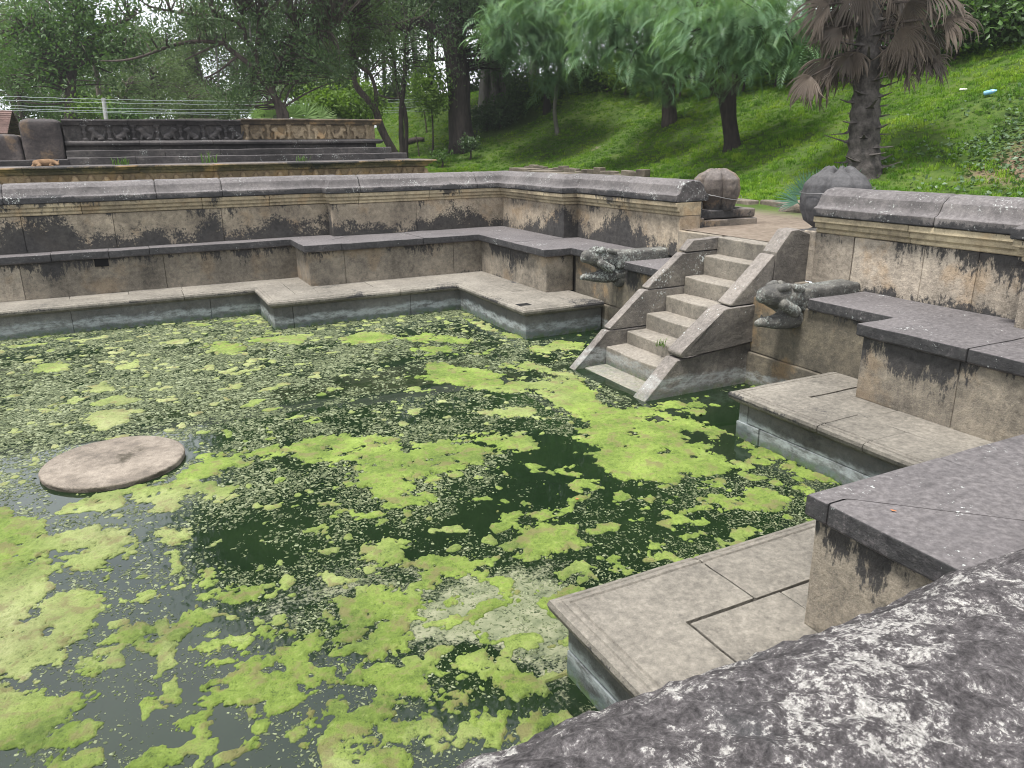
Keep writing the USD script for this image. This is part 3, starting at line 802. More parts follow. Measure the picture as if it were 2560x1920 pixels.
col = M.mix(M.rng(n2, 0.55, 0.72, 0, 0.4), col, (0.30, 0.32, 0.14))
br = M.rng(M.math('add', n4, M.math('multiply', n2, 0.5)), 0.74, 0.90, 0, 0.70)
col = M.mix(br, col, (0.135, 0.108, 0.05))
thin = M.rng(M.xyz() + '.z', 0.0005, 0.006, 0.75, 0.0)
col = M.mix(thin, col, (0.045, 0.075, 0.01))
nb = M.bump(M.math('add', M.math('multiply', n2, 0.7), M.math('multiply', n3, 0.7)), 1.0, 0.035)
M.principled(col, 0.72, nb, 0.35)
m_algae = M.build('algae_mat')

M = Mat()
M.add('object_info', name='oi')
f = M.math('add', M.math('multiply', 'oi.random', 0.6), M.math('multiply', M.noise(1.1, 4), 0.4))
col = M.ramp(f, [(0.2, (0.020, 0.030, 0.009)), (0.42, (0.045, 0.058, 0.022)), (0.6, (0.082, 0.096, 0.042)), (0.78, (0.15, 0.168, 0.095))])
M.principled(col, 0.7, M.bump(M.noise(80, 3), 0.6, 0.01), 0.4)
m_flake = M.build('algae_flake')

MATS = [(1,[(-1.53,13.41),(-1.46,13.81),(-1.27,13.86),(-1.1,13.66),(-1.1,13.32),(-1.31,13.33)]),(1,[(-0.52,12.92),(-0.34,13.19),(-0.07,13.35),(0.04,13.09),(-0.08,12.83),(-0.34,12.83)]),(1,[(-0.73,12.1),(-0.6,12.28),(-0.44,12.07),(-0.47,11.84),(-0.62,11.86)]),(1,[(-0.62,11.22),(-0.48,11.43),(-0.22,11.28),(-0.14,11.02),(-0.37,10.92)]),(1,[(-0.76,10.3),(-0.72,10.75),(-0.53,10.91),(-0.15,10.65),(-0.27,10.36),(-0.43,10.03),(-0.68,9.98)]),(0,[(-1.2,10.53),(-1.09,10.8),(-0.93,10.72),(-0.97,10.46)]),(0,[(-1.48,11.27),(-1.26,11.57),(-0.93,11.62),(-1.03,11.29),(-1.28,11.06)]),(1,[(0.33,14.32),(0.51,14.7),(0.72,14.48),(0.66,14.14)]),(1,[(1.03,14.03),(1.23,14.1),(1.44,13.89),(1.63,13.33),(1.53,12.95),(1.26,13.1),(1.03,13.75)]),(1,[(1.78,13.8),(2.24,13.93),(2.73,13.66),(2.6,13.25),(2.08,13.48)]),(1,[(3.2,13.2),(3.54,13.5),(3.98,13.36),(4.06,12.91),(3.75,12.61),(3.34,12.65),(3.16,12.88)]),(1,[(4.19,12.64),(4.6,12.71),(5.01,12.38),(5.28,11.85),(5.0,11.72),(4.67,12.09)]),(1,[(4.09,11.79),(4.47,12.02),(4.76,11.68),(4.58,11.43),(4.27,11.6)]),(1,[(3.61,10.24),(4.02,10.94),(4.26,10.76),(4.29,10.27),(4.82,9.57),(4.52,8.99),(4.12,9.15),(4.02,9.63),(3.81,9.93)]),(1,[(3.92,8.34),(4.21,8.38),(4.4,8.17),(4.27,8.0),(4.05,8.07)]),(1,[(0.82,8.44),(1.36,8.46),(1.54,8.53),(1.92,8.53),(2.28,8.3),(2.53,8.2),(2.55,7.9),(2.9,7.63),(3.22,7.71),(3.57,7.68),(3.96,7.35),(3.84,7.13),(3.33,7.17),(3.17,6.96),(2.61,6.91),(2.4,6.89),(2.27,7.09),(2.28,6.7),(2.21,6.33),(1.93,6.39),(1.88,6.67),(1.83,7.13),(1.82,7.44),(2.04,7.5),(1.59,7.74),(1.34,7.87),(1.28,8.19)]),(1,[(-1.03,7.81),(-0.93,7.94),(-0.61,8.0),(-0.23,8.04),(0.12,8.05),(0.24,8.39),(0.47,8.63),(0.73,8.16),(0.5,7.97),(0.31,7.94),(0.63,7.58),(0.58,7.37),(0.48,7.25),(0.33,7.44),(0.23,7.8),(0.14,7.72),(0.16,7.37),(0.03,7.32),(-0.05,7.42),(-0.06,7.65),(-0.33,7.57),(-0.6,7.63),(-0.77,7.54)]),(0,[(1.2,12.65),(1.62,12.57),(2.0,12.21),(1.66,11.72),(1.15,11.72),(1.09,12.04)]),(0,[(2.02,12.12),(2.38,11.77),(2.8,11.24),(2.65,10.97),(2.29,11.38)]),(0,[(-1.44,8.1),(-1.13,7.89),(-0.77,7.51),(-0.26,7.11),(-0.34,6.96),(-1.37,7.5)]),(1,[(-1.59,8.18),(-1.03,7.67),(-0.65,7.34),(-0.33,7.1),(-0.24,6.81),(-0.36,6.64),(-0.57,6.63),(-0.48,6.32),(-0.52,6.24),(-0.59,6.48),(-0.88,6.53),(-0.91,6.34),(-1.0,6.16),(-1.05,5.84),(-1.32,5.9)]),(1,[(-1.32,5.9),(-1.05,5.84),(-0.88,6.19),(-0.72,6.29),(-0.52,6.04),(-0.52,5.82),(-0.62,5.65),(-0.58,5.51),(-0.77,5.45),(-0.77,5.2),(-1.03,5.16),(-1.26,5.38)]),(1,[(-1.24,5.2),(-0.96,5.09),(-0.73,4.88),(-0.55,4.72),(-0.53,4.62),(-0.62,4.58),(-0.58,4.42),(-0.61,4.27),(-0.74,4.17),(-0.86,4.23),(-0.83,4.36),(-1.15,4.47)]),(1,[(-0.15,6.88),(-0.01,6.93),(0.16,6.81),(0.16,6.66),(0.02,6.61),(-0.12,6.71)]),(1,[(0.06,5.93),(0.16,6.06),(0.25,5.93),(0.2,5.78),(0.1,5.82)]),(1,[(-0.39,5.83),(-0.31,5.96),(-0.12,5.9),(-0.12,5.78),(-0.22,5.7)]),(1,[(0.12,5.63),(0.3,5.61),(0.48,5.51),(0.44,5.35),(0.27,5.4),(0.16,5.55)]),(1,[(-0.46,5.37),(-0.42,5.51),(-0.27,5.47),(-0.21,5.36),(-0.31,5.25),(-0.43,5.24)]),(1,[(-0.28,5.16),(-0.12,5.26),(-0.06,5.44),(0.07,5.5),(0.23,5.38),(0.32,5.29),(0.17,5.24),(0.04,5.22),(-0.05,5.11),(-0.2,5.1)]),(1,[(-0.71,5.06),(-0.65,5.19),(-0.55,5.15),(-0.56,4.98),(-0.64,4.98)]),(1,[(-0.01,4.8),(0.12,4.8),(0.21,4.79),(0.55,4.65),(0.53,4.55),(0.37,4.53),(0.18,4.63)]),(1,[(-0.02,4.51),(0.06,4.62),(0.21,4.58),(0.33,4.52),(0.57,4.44),(0.63,4.33),(0.72,4.25),(0.62,4.14),(0.55,4.24),(0.38,4.21),(0.16,4.23),(0.08,4.13),(0.03,4.01),(-0.11,4.08),(-0.12,4.17),(-0.13,4.29),(-0.02,4.32)]),(1,[(0.17,4.14),(0.28,4.19),(0.5,4.19),(0.47,4.1),(0.35,4.04),(0.19,4.03)]),(1,[(0.49,3.97),(0.57,4.09),(0.71,4.04),(0.72,3.94),(0.58,3.87)]),(1,[(0.7,4.13),(0.75,4.18),(0.81,4.11),(0.75,4.04)]),(1,[(-0.39,4.26),(-0.32,4.39),(-0.33,4.55),(-0.23,4.51),(-0.18,4.36),(-0.28,4.26)]),(1,[(-0.55,4.32),(-0.49,4.48),(-0.42,4.42),(-0.44,4.31),(-0.52,4.29)]),(1,[(-0.43,4.0),(-0.29,4.08),(-0.13,4.07),(-0.04,3.95),(0.06,3.97),(0.2,4.01),(0.3,3.9),(0.25,3.79),(0.1,3.77),(0.01,3.77)]),(0,[(-0.67,4.13),(-0.63,4.25),(-0.46,4.24),(-0.47,4.12),(-0.56,4.07)]),(1,[(0.41,4.99),(0.51,5.1),(0.67,5.06),(0.66,4.86),(0.52,4.81)]),(1,[(-0.02,4.95),(0.1,5.0),(0.34,4.99),(0.4,4.84),(0.24,4.81)]),(1,[(0.63,4.64),(0.72,4.79),(0.85,4.76),(0.82,4.55),(0.71,4.53)]),(0,[(-0.21,4.74),(-0.16,4.84),(-0.09,4.74),(-0.14,4.63)]),(1,[(0.86,4.17),(0.96,4.24),(1.0,4.17),(0.94,4.1)]),(0,[(-0.88,6.96),(-0.57,6.98),(-0.34,6.51),(-0.37,6.31),(-0.57,6.47)]),(1,[(-0.2,7.89),(0.05,7.92),(0.18,7.38),(0.04,7.28),(-0.09,7.45)]),(0,[(0.28,3.94),(0.42,3.79),(0.37,3.69),(0.26,3.72)]),(1,[(0.9,4.85),(0.97,5.03),(1.15,5.02),(1.27,5.2),(1.36,5.25),(1.48,5.06),(1.64,4.82),(1.56,4.68),(1.43,4.58),(1.4,4.36),(1.31,4.25),(1.17,4.25),(1.03,4.29),(1.12,4.46),(1.19,4.62),(1.05,4.58),(0.9,4.5),(0.82,4.51),(0.84,4.68),(1.03,4.75)]),(1,[(1.37,5.61),(1.51,5.76),(1.78,5.82),(1.88,5.68),(1.8,5.55),(1.6,5.43)]),(1,[(1.72,5.32),(1.95,5.38),(2.17,5.3),(2.16,5.16),(2.04,4.99),(1.83,5.0),(1.74,5.1)]),(1,[(2.67,5.32),(2.99,5.41),(3.23,5.28),(3.18,4.99),(2.98,4.87),(2.77,4.9),(2.66,5.12)]),(1,[(2.07,4.54),(2.26,4.67),(2.33,4.59),(2.29,4.42),(2.13,4.42)]),(0,[(1.65,4.26),(1.83,4.29),(1.93,4.19),(1.94,4.07),(1.84,4.05),(1.7,4.2)]),(1,[(1.75,4.76),(1.84,4.78),(1.86,4.65),(1.75,4.62)]),(1,[(1.15,3.96),(1.23,4.01),(1.34,3.96),(1.32,3.84),(1.22,3.8),(1.14,3.87)]),(1,[(1.67,3.79),(1.78,3.79),(1.96,3.67),(1.99,3.55),(2.06,3.42),(2.0,3.39),(1.93,3.45),(1.8,3.49),(1.66,3.63),(1.65,3.7)]),(1,[(1.35,3.73),(1.44,3.81),(1.57,3.8),(1.65,3.7),(1.6,3.63),(1.44,3.59),(1.35,3.58)]),(1,[(1.38,3.42),(1.48,3.51),(1.59,3.49),(1.7,3.42),(1.62,3.3),(1.53,3.21),(1.44,3.21),(1.36,3.29)]),(1,[(1.69,3.35),(1.73,3.35),(1.69,3.23),(1.59,3.2),(1.55,3.22)]),(1,[(1.69,3.23),(1.81,3.34),(1.89,3.27),(1.91,3.23),(1.76,3.17)]),(1,[(1.13,3.31),(1.21,3.33),(1.26,3.25),(1.22,3.18),(1.13,3.23)]),(1,[(0.91,3.64),(0.97,3.69),(1.11,3.66),(1.18,3.56),(1.07,3.5),(0.96,3.5)]),(1,[(0.81,3.61),(0.89,3.62),(0.97,3.48),(0.84,3.54)]),(1,[(0.68,3.73),(0.76,3.8),(0.9,3.73),(0.89,3.63),(0.79,3.65)]),(1,[(0.49,3.67),(0.55,3.77),(0.61,3.69),(0.57,3.62)]),(1,[(0.5,3.53),(0.64,3.58),(0.84,3.52),(1.01,3.43),(0.96,3.29)]),(1,[(1.16,3.65),(1.26,3.7),(1.31,3.63),(1.24,3.59)]),(1,[(0.91,3.75),(0.98,3.85),(1.08,3.81),(1.08,3.75),(0.99,3.71)]),(0,[(1.89,4.37),(2.0,4.4),(1.94,4.27),(1.87,4.26)]),(0,[(1.53,4.03),(1.76,3.94),(1.79,3.82),(1.63,3.84),(1.52,3.93)]),(0,[(1.1,4.18),(1.38,4.07),(1.49,3.91),(1.34,3.96),(1.11,4.08)]),(0,[(1.19,5.54),(1.32,5.55),(1.32,5.37),(1.2,5.38)]),(1,[(3.65,10.29),(4.05,10.88),(4.51,10.45),(4.84,9.54),(4.99,9.07),(4.54,8.96),(4.15,9.26),(3.8,9.82)]),(1,[(4.87,8.86),(5.37,9.55),(5.13,10.11),(5.5,10.24),(5.51,9.69),(5.74,9.35),(5.51,8.7),(5.55,8.49),(5.24,7.83),(5.55,7.66),(5.75,7.63),(5.79,7.38),(6.04,6.74),(5.73,6.45),(5.62,6.57),(5.38,6.15),(5.52,5.85),(5.33,5.53),(5.05,5.48),(4.85,5.79),(4.6,5.53),(4.27,5.9),(4.26,6.21),(4.46,6.65),(4.29,6.97),(4.5,7.24),(4.81,7.34),(4.77,7.93),(4.77,8.57)]),(1,[(4.93,5.0),(5.16,5.05),(5.34,4.91),(5.38,4.68),(5.07,4.6),(4.84,4.8)]),(1,[(2.72,5.39),(2.97,5.41),(3.28,5.25),(3.14,4.96),(2.79,4.89),(2.66,5.15)]),(1,[(1.82,5.27),(2.02,5.39),(2.19,5.27),(2.11,5.06),(1.84,5.0)]),(1,[(5.55,4.93),(5.77,5.0),(5.73,4.71),(5.55,4.67)]),(1,[(6.36,7.46),(6.53,7.53),(6.49,7.31),(6.34,7.23)]),(1,[(5.81,6.53),(6.03,6.61),(6.06,6.46),(5.8,6.34)]),(1,[(5.48,6.33),(5.66,6.3),(5.59,6.16),(5.45,6.17)]),(1,[(5.91,7.47),(6.24,7.61),(6.27,7.35),(6.02,7.33)]),(1,[(6.31,6.8),(6.59,6.8),(6.28,6.41),(6.06,6.4)]),(1,[(6.02,7.25),(6.3,7.25),(6.17,7.03)]),(1,[(6.09,6.25),(6.08,6.01),(6.07,4.75),(5.92,4.74),(5.94,5.41),(5.89,5.88)]),(1,[(5.79,13.69),(5.9,12.94),(6.14,11.56),(5.98,11.51),(5.72,12.71)]),(1,[(5.86,10.9),(6.45,11.11),(6.92,10.84),(6.57,10.5),(5.95,10.59)]),(0,[(3.49,6.13),(3.98,6.05),(3.96,5.52),(3.51,5.43),(3.36,5.76)]),(0,[(4.23,5.55),(4.73,5.37),(4.67,4.81),(4.16,4.93),(4.06,5.21)]),(0,[(3.25,4.71),(3.77,4.63),(4.31,4.62),(3.77,4.43),(3.17,4.38)]),(0,[(2.7,5.86),(2.88,5.93),(2.84,5.63),(2.64,5.58)])]


def raster(polys, x0, y0, cell, nx, ny):
    X = x0 + (np.arange(nx) + 0.5) * cell; Y = y0 + (np.arange(ny) + 0.5) * cell
    XX, YY = np.meshgrid(X, Y, indexing='ij')
    out = np.zeros((nx, ny), bool)
    for p in polys:
        pg = Polygon(p).buffer(0)
        b = pg.bounds
        i0, i1 = np.searchsorted(X, [b[0], b[2]]); j0, j1 = np.searchsorted(Y, [b[1], b[3]])
        if i1 > i0 and j1 > j0:
            out[i0:i1, j0:j1] |= shapely.contains_xy(pg, XX[i0:i1, j0:j1].ravel(), YY[i0:i1, j0:j1].ravel()).reshape(i1 - i0, j1 - j0)
    return XX, YY, out


LOWPOLY = Polygon([(-7, 16.09), (2.3, 16.09), (2.3, 14.47), (6.09, 14.47), (6.09, 11.36), (7.72, 11.36), (7.72, 6.42), (6.09, 6.42), (6.09, 3.54), (1.99, 3.54), (1.99, 1.9), (-7, 1.9)])


def density_map(XX, YY):
    """how thickly small flakes lie: (flakes, brown scum)"""
    p = np.stack([XX, YY, 0 * XX], -1)
    n = meshkit.fbm(p * 0.55, 4, 11); nf = meshkit.fbm(p * 2.3, 4, 13)
    near = np.clip((7.2 - YY) / 2.0, 0, 1)                                    # the thick, matted end
    left = np.clip((1.2 - XX) / 1.5, 0, 1)
    nn = meshkit.fbm(p * 8.0, 3, 14)
    flakes = 0.47 + 1.1 * (n - 0.5) + 1.5 * (nf - 0.5) + 1.3 * (nn - 0.5)
    flakes = flakes * (1 - 0.25 * near * left)
    for (x, y, r, a) in ((3.9, 6.6, 0.75, -1.2), (5.6, 6.3, 0.6, -1.2), (6.6, 7.0, 0.9, -1.6), (3.3, 9.8, 1.2, -0.45), (4.9, 9.2, 0.9, -0.5), (5.9, 12.6, 0.9, -0.7), (2.6, 5.9, 0.5, -0.6), (4.6, 13.6, 1.0, -0.3), (6.7, 10.4, 0.8, -0.9), (0.9, 8.3, 1.0, 0.25), (1.0, 11.5, 2.5, 0.22), (2.4, 7.4, 1.0, 0.2)):
        flakes += a * np.exp(-(((XX - x) ** 2 + (YY - y) ** 2) / r ** 2))
    scum = 0.02 + 0.9 * (meshkit.fbm(p * 0.9 + 5, 4, 17) - 0.5) + 0.28 * near
    for (x, y, r, a) in ((1.3, 5.0, 0.9, 0.30), (2.1, 4.3, 0.6, 0.35), (-0.2, 5.8, 0.5, 0.1), (0.7, 4.0, 0.3, -0.3), (3.9, 6.6, 0.9, -0.5), (6.6, 7.0, 1.0, -0.6), (0.2, 4.1, 0.4, -0.35), (-0.4, 6.6, 0.6, 0.2), (1.7, 3.9, 0.25, -0.5)):
        scum += a * np.exp(-(((XX - x) ** 2 + (YY - y) ** 2) / r ** 2))
    return flakes, scum


def grid_mesh(X, Y, Z, keep=None, extra=None):
    nx, ny = X.shape
    idx = np.arange(nx * ny).reshape(nx, ny)
    q = np.stack([idx[:-1, :-1], idx[1:, :-1], idx[1:, 1:], idx[:-1, 1:]], -1)
    if keep is not None:
        k = keep[:-1, :-1] | keep[1:, :-1] | keep[1:, 1:] | keep[:-1, 1:]
        q = q[k]
    q = q.reshape(-1, 4)
    used = np.unique(q)
    remap = np.full(nx * ny, -1); remap[used] = np.arange(len(used))
    q = remap[q]
    V = np.stack([X.ravel(), Y.ravel(), Z.ravel()], -1)[used]
    F = np.vstack([q[:, [0, 1, 2]], q[:, [0, 2, 3]]])
    ex = [e.ravel()[used] for e in (extra or [])]
    return (V, F), ex


def with_primvar(prim, name, values):
    pv = UsdGeom.PrimvarsAPI(UsdGeom.Mesh(prim)).CreatePrimvar(name, Sdf.ValueTypeNames.FloatArray, 'vertex')
    pv.Set(Vt.FloatArray.FromNumpy(np.asarray(values, np.float32)))


# the water: one sheet reaching under the walls
X, Y = np.meshgrid(np.linspace(-7, 7.9, 200), np.linspace(1.7, 16.2, 200), indexing='ij')
(vf, ex) = grid_mesh(X, Y, 0 * X, None, [density_map(X, Y)[1]])
wp = solo('water', vf, m_water, kind='structure', smooth=True)
with_primvar(wp, 'scum', np.clip(ex[0], 0, 1))

# the mats: their surface dips under the water at the rim
bright = [p for k_, p in MATS if k_ == 1]; faint = [p for k_, p in MATS if k_ == 0]
disc_xy = (-0.44, 8.80)
mat_cover = {}
for nm, x0, x1, y0, y1, cell in (('near', -3.0, 6.1, 2.0, 7.0, 0.0135), ('far', -3.4, 7.8, 7.0 - 0.028, 16.1, 0.028)):
    nx, ny = int((x1 - x0) / cell), int((y1 - y0) / cell)
    XX, YY, A = raster(bright, x0, y0, cell, nx, ny)
    _, _, B = raster(faint, x0, y0, cell, nx, ny)
    sdA = (ndimage.distance_transform_edt(A) - ndimage.distance_transform_edt(~A)) * cell
    sdB = (ndimage.distance_transform_edt(B) - ndimage.distance_transform_edt(~B)) * cell
    p = np.stack([XX, YY, 0 * XX], -1)
    big = meshkit.fbm(p * 3.2, 4, 51) - 0.5
    mid = meshkit.fbm(p * 9.0, 4, 52) - 0.5
    fin = meshkit.fbm(p * 34.0, 4, 53) - 0.5
    k_ = 1.0 if nm == 'near' else 1.25
    fa = np.minimum(sdA, 0.11) + 0.004 - 0.030 * np.clip((5.6 - YY) / 1.5, 0, 1) + k_ * (0.34 * big + 0.30 * mid + 0.20 * fin)
    fb = np.minimum(sdB, 0.05) - 0.135 + k_ * (0.45 * big + 0.42 * mid + 0.22 * fin)
    # small broken scraps between the mats, thickest at the near end
    fl, sc = density_map(XX, YY)
    scr = (meshkit.fbm(p * 6.5, 5, 61) - 0.695 + 0.12 * np.clip((6.5 - YY) / 2.5, 0, 1) + 0.03 * np.clip(YY - 13, 0, 2)) * 0.5
    scr = np.where(LOWPOLY.area > 0, scr, scr)
    f = np.maximum(np.maximum(fa, fb), scr)
    inside = shapely.contains_xy(LOWPOLY, XX.ravel(), YY.ravel()).reshape(XX.shape)
    f = np.where(inside, f, -0.2)
    f = np.where((XX - disc_xy[0]) ** 2 + (YY - disc_xy[1]) ** 2 < 0.74 ** 2, -0.2, f)
    st = (XX > 5.75) & (XX < 7.8) & (YY > 7.7) & (YY < 9.72)
    f = np.where(st, -0.2, f)
    lump = 0.020 * (meshkit.fbm(p * 7, 4, 71)) + 0.014 * (meshkit.fbm(p * 26, 3, 72) - 0.4) + 0.008 * (meshkit.fbm(p * 70, 2, 73) - 0.5)
    h = np.where(f > 0, (1 - np.exp(-f / 0.022)) * (0.006 + lump), f * 0.35)
    h = np.clip(h, -0.03, 0.05)
    palev = np.clip(0.45 + 2.6 * (meshkit.fbm(p * 0.7, 3, 81) - 0.5) + 0.55 * np.clip((0.6 - XX) / 2, -0.6, 0.6) - 0.25 * np.clip((5.0 - YY), 0, 1) + np.where(fa < np.maximum(fb, scr), 0.35, 0) - 0.30 * np.clip((XX - 3) / 2, 0, 1), 0, 1)
    (vf, ex) = grid_mesh(XX, YY, h, (f > -0.004), [palev])
    pr_ = solo('algae_mat', vf, m_algae, 'bright green algae mats floating on the near part of the pool' if nm == 'near' else 'bright green algae mats floating on the middle and far part of the pool', 'algae', kind='stuff', smooth=True)
    with_primvar(pr_, 'pale', ex[0])
    mat_cover[nm] = (XX, YY, f, cell, x0, y0)

# loose flakes
protos = []
for k in range(5):
    n = 7
    a = np.sort(rng.uniform(0, 2 * np.pi, n)); r_ = rng.uniform(0.55, 1.15, n)
    top = np.stack([r_ * np.cos(a), r_ * np.sin(a) * rng.uniform(0.55, 0.9), np.full(n, 0.10)], -1)
    bot = top * [1.12, 1.12, 0] + [0, 0, -0.05]
    V = np.vstack([[[0, 0, 0.2]], top, bot])
    F = [[0, 1 + i, 1 + (i + 1) % n] for i in range(n)]
    for i in range(n):
        j = (i + 1) % n
        F += [[1 + i, n + 1 + i, n + 1 + j], [1 + i, n + 1 + j, 1 + j]]
    protos.append((V, np.array(F)))
N = 520000
x = rng.uniform(-3.2, 7.6, N); y = 2.0 + 14.1 * rng.uniform(0, 1, N) ** 1.25
ok = shapely.contains_xy(LOWPOLY.buffer(-0.03), x, y)
fl, sc = density_map(x, y)
ok &= rng.uniform(0, 1, N) < np.clip(fl, 0, 1) ** 1.1
ok &= ((x - disc_xy[0]) ** 2 + (y - disc_xy[1]) ** 2 > 0.76 ** 2) & ~((x > 5.8) & (y > 7.75) & (y < 9.67))
for nm in mat_cover:
    XX, YY, f, cell, x0, y0 = mat_cover[nm]
    i = np.clip(((x - x0) / cell).astype(int), 0, XX.shape[0] - 1); j = ((y - y0) / cell).astype(int)
    inn = (j >= 0) & (j < XX.shape[1])
    ok &= ~(inn & (f[i, np.clip(j, 0, XX.shape[1] - 1)] > 0.004))
x, y = x[ok], y[ok]
n = len(x)
sz = 0.008 + 0.026 * rng.uniform(0, 1, n) ** 2.6
sz *= np.interp(y, [2, 5, 7, 10, 16], [0.42, 0.55, 0.8, 1.1, 1.5])
pi = instancer('/World/algae_flakes', ['flake'] * 5, m_flake, protos, np.stack([x, y, np.full(n, 0.001)], -1), rng.integers(0, 5, n), zquat(rng.uniform(0, 6.28, n), rng.normal(0, 0.05, n), rng.uniform(0, 6.28, n)), np.stack([sz, sz, sz * rng.uniform(0.5, 1.2, n)], -1))
tag(pi, 'countless small pale algae flakes scattered on the dark water', 'algae', None, 'stuff')

# ================================================================ GROUND AND HILL
FY = np.array([-40, -5, 8, 11.6, 13.5, 17.2, 23.7, 34.7, 41, 45, 50, 60, 100, 200]); FX = np.array([22, 19, 17., 16.2, 15.6, 16.3, 18.1, 19.3, 16.6, 14.8, 10.5, 9.0, 9, 9])
MOUND = at(868, 300, dist=44)


def ground(x, y):
    x, y = np.asarray(x, float), np.asarray(y, float)
    u = x - np.interp(y, FY, FX)
    k = 0.9
    up = np.log1p(np.exp(np.clip(u / k, -30, 30))) * k
    h = np.where(up < 9.5, 0.45 * up, 0.45 * 9.5 + 0.16 * (up - 9.5))
    h = h + 0.5 * np.exp(-((x - MOUND[0] - 1.2) ** 2 / 7.0 + (y - MOUND[1]) ** 2 / 14.0))
    p = np.stack([x, y, 0 * x], -1)
    amp = np.clip((x - 12.5) / 3, 0, 1)
    return 1.85 + h + amp * (0.35 * (meshkit.fbm(p * 0.35, 3, 5) - 0.5) + 0.12 * (meshkit.fbm(p * 1.6, 2, 6) - 0.5))


def hit(u, v, far=150.0):
    d = ray(u, v)
    t = np.linspace(5, far, 8000)
    P = CAM + t[:, None] * d
    i = int(np.argmax(P[:, 2] < ground(P[:, 0], P[:, 1])))
    return P[i]


M = Mat()
n1 = M.noise(0.5, 5, 0.6); n2 = M.noise(7, 7, 0.7); n3 = M.noise(60, 4, 0.7)
f = M.math('add', M.math('multiply', n1, 0.5), M.math('multiply', n2, 0.5))
soil = M.ramp(f, [(0.35, (0.07, 0.053, 0.041)), (0.5, (0.145, 0.117, 0.092)), (0.65, (0.21, 0.175, 0.143))])
turf = M.ramp(f, [(0.35, (0.022, 0.035, 0.008)), (0.5, (0.04, 0.07, 0.012)), (0.66, (0.075, 0.10, 0.022))])
g = M.rng(M.math('add', M.xyz() + '.x', M.math('multiply', n2, 2.2)), 12.6, 14.2)
g2 = M.rng(M.math('add', M.xyz() + '.y', M.math('multiply', n2, 2.0)), 18.5, 20.5)
bare = M.rng(M.math('add', M.noise(0.45, 4, off=(3, 8, 0)), M.math('multiply', n2, 0.35)), 0.84, 0.92, 1, 0.2)
red = M.math('multiply', M.rng(M.math('add', M.xyz() + '.y', M.math('multiply', n2, 1.6)), 11.6, 12.6, 1, 0), M.rng(M.math('add', M.xyz() + '.x', M.math('multiply', n2, 1.6)), 17.6, 18.4))
col = M.mix(M.math('multiply', M.math('multiply', M.math('maximum', g, g2), bare), M.rng(red, 0, 1, 1, 0.25)), soil, turf)
col = M.mix(M.math('multiply', red, 0.5), col, (0.13, 0.075, 0.045))
M.principled(col, 0.95, M.bump(M.math('add', n2, M.math('multiply', n3, 0.4)), 0.7, 0.05), 0.15)
m_ground = M.build('earth_and_turf')

gx = np.unique(np.concatenate([np.linspace(-90, -7, 18), [-7, 8.69], np.linspace(-7, 8.69, 12), np.linspace(8.69, 34, 96), np.linspace(34, 120, 26)]))
gy = np.unique(np.concatenate([np.linspace(-40, 0.62, 20), [0.62, 17.33], np.linspace(0.62, 17.33, 40), np.linspace(17.33, 64, 120), np.linspace(64, 260, 30)]))
X, Y = np.meshgrid(gx, gy, indexing='ij')
Z = ground(X, Y)
idx = np.arange(X.size).reshape(X.shape)
q = np.stack([idx[:-1, :-1], idx[1:, :-1], idx[1:, 1:], idx[:-1, 1:]], -1)
cx = (X[:-1, :-1] + X[1:, 1:]) / 2; cy = (Y[:-1, :-1] + Y[1:, 1:]) / 2
q = q[~((cx > -7) & (cx < 8.69) & (cy > 0.62) & (cy < 17.33))].reshape(-1, 4)
V = np.stack([X.ravel(), Y.ravel(), Z.ravel()], -1)
solo('ground', (V, q), m_ground, kind='structure', smooth=True)
# the bed of the pool
M = Mat(); M.principled((0.02, 0.025, 0.012), 0.9); m_bed = M.build('pool_bed_mud')
solo('pool_bed', box((-7, 0.6, -0.7), (9.0, 17.5, -0.51)), m_bed, kind='structure', smooth=False)

# ---------------------------------------------------------------- grass
def leaf_material(name, stops, trans=0.35, rough=0.5, scale=0.8, spec=0.3, island=0.55):
    M = Mat()
    M.pos()
    f = M.math('add', M.math('multiply', 'geo.random_per_island', island), M.math('multiply', M.noise(scale, 3), 1 - island))
    col = M.ramp(f, stops)
    M.principled(col, rough, None, spec)
    tcol = M.mix(1.0, col, (1.15, 1.25, 0.55), 'multiply')
    M.add('translucent_bsdf', name='tr', color=tcol)
    M.add('mix_closure', {'fac': trans}, name='mc', closure1='bsdf.BSDF', closure2='tr.BSDF')
    return M.build(name, surface='mc.closure')


M = Mat()
f = M.math('add', M.math('multiply', M.noise(0.42, 4, 0.6), 0.6), M.math('multiply', M.noise(2.2, 4, 0.6), 0.4))
M.add('object_info', name='oi')
f = M.math('add', f, M.math('multiply', M.math('subtract', 'oi.random', 0.5), 0.14))
col = M.ramp(f, [(0.30, (0.030, 0.075, 0.010)), (0.44, (0.068, 0.15, 0.010)), (0.54, (0.125, 0.23, 0.012)), (0.66, (0.21, 0.29, 0.03))])
M.principled(col, 0.55, None, 0.25)
M.add('translucent_bsdf', name='tr', color=M.mix(1.0, col, (1.2, 1.3, 0.5), 'multiply'))
M.add('mix_closure', {'fac': 0.35}, name='mc', closure1='bsdf.BSDF', closure2='tr.BSDF')
m_grass = M.build('grass_blades', surface='mc.closure')


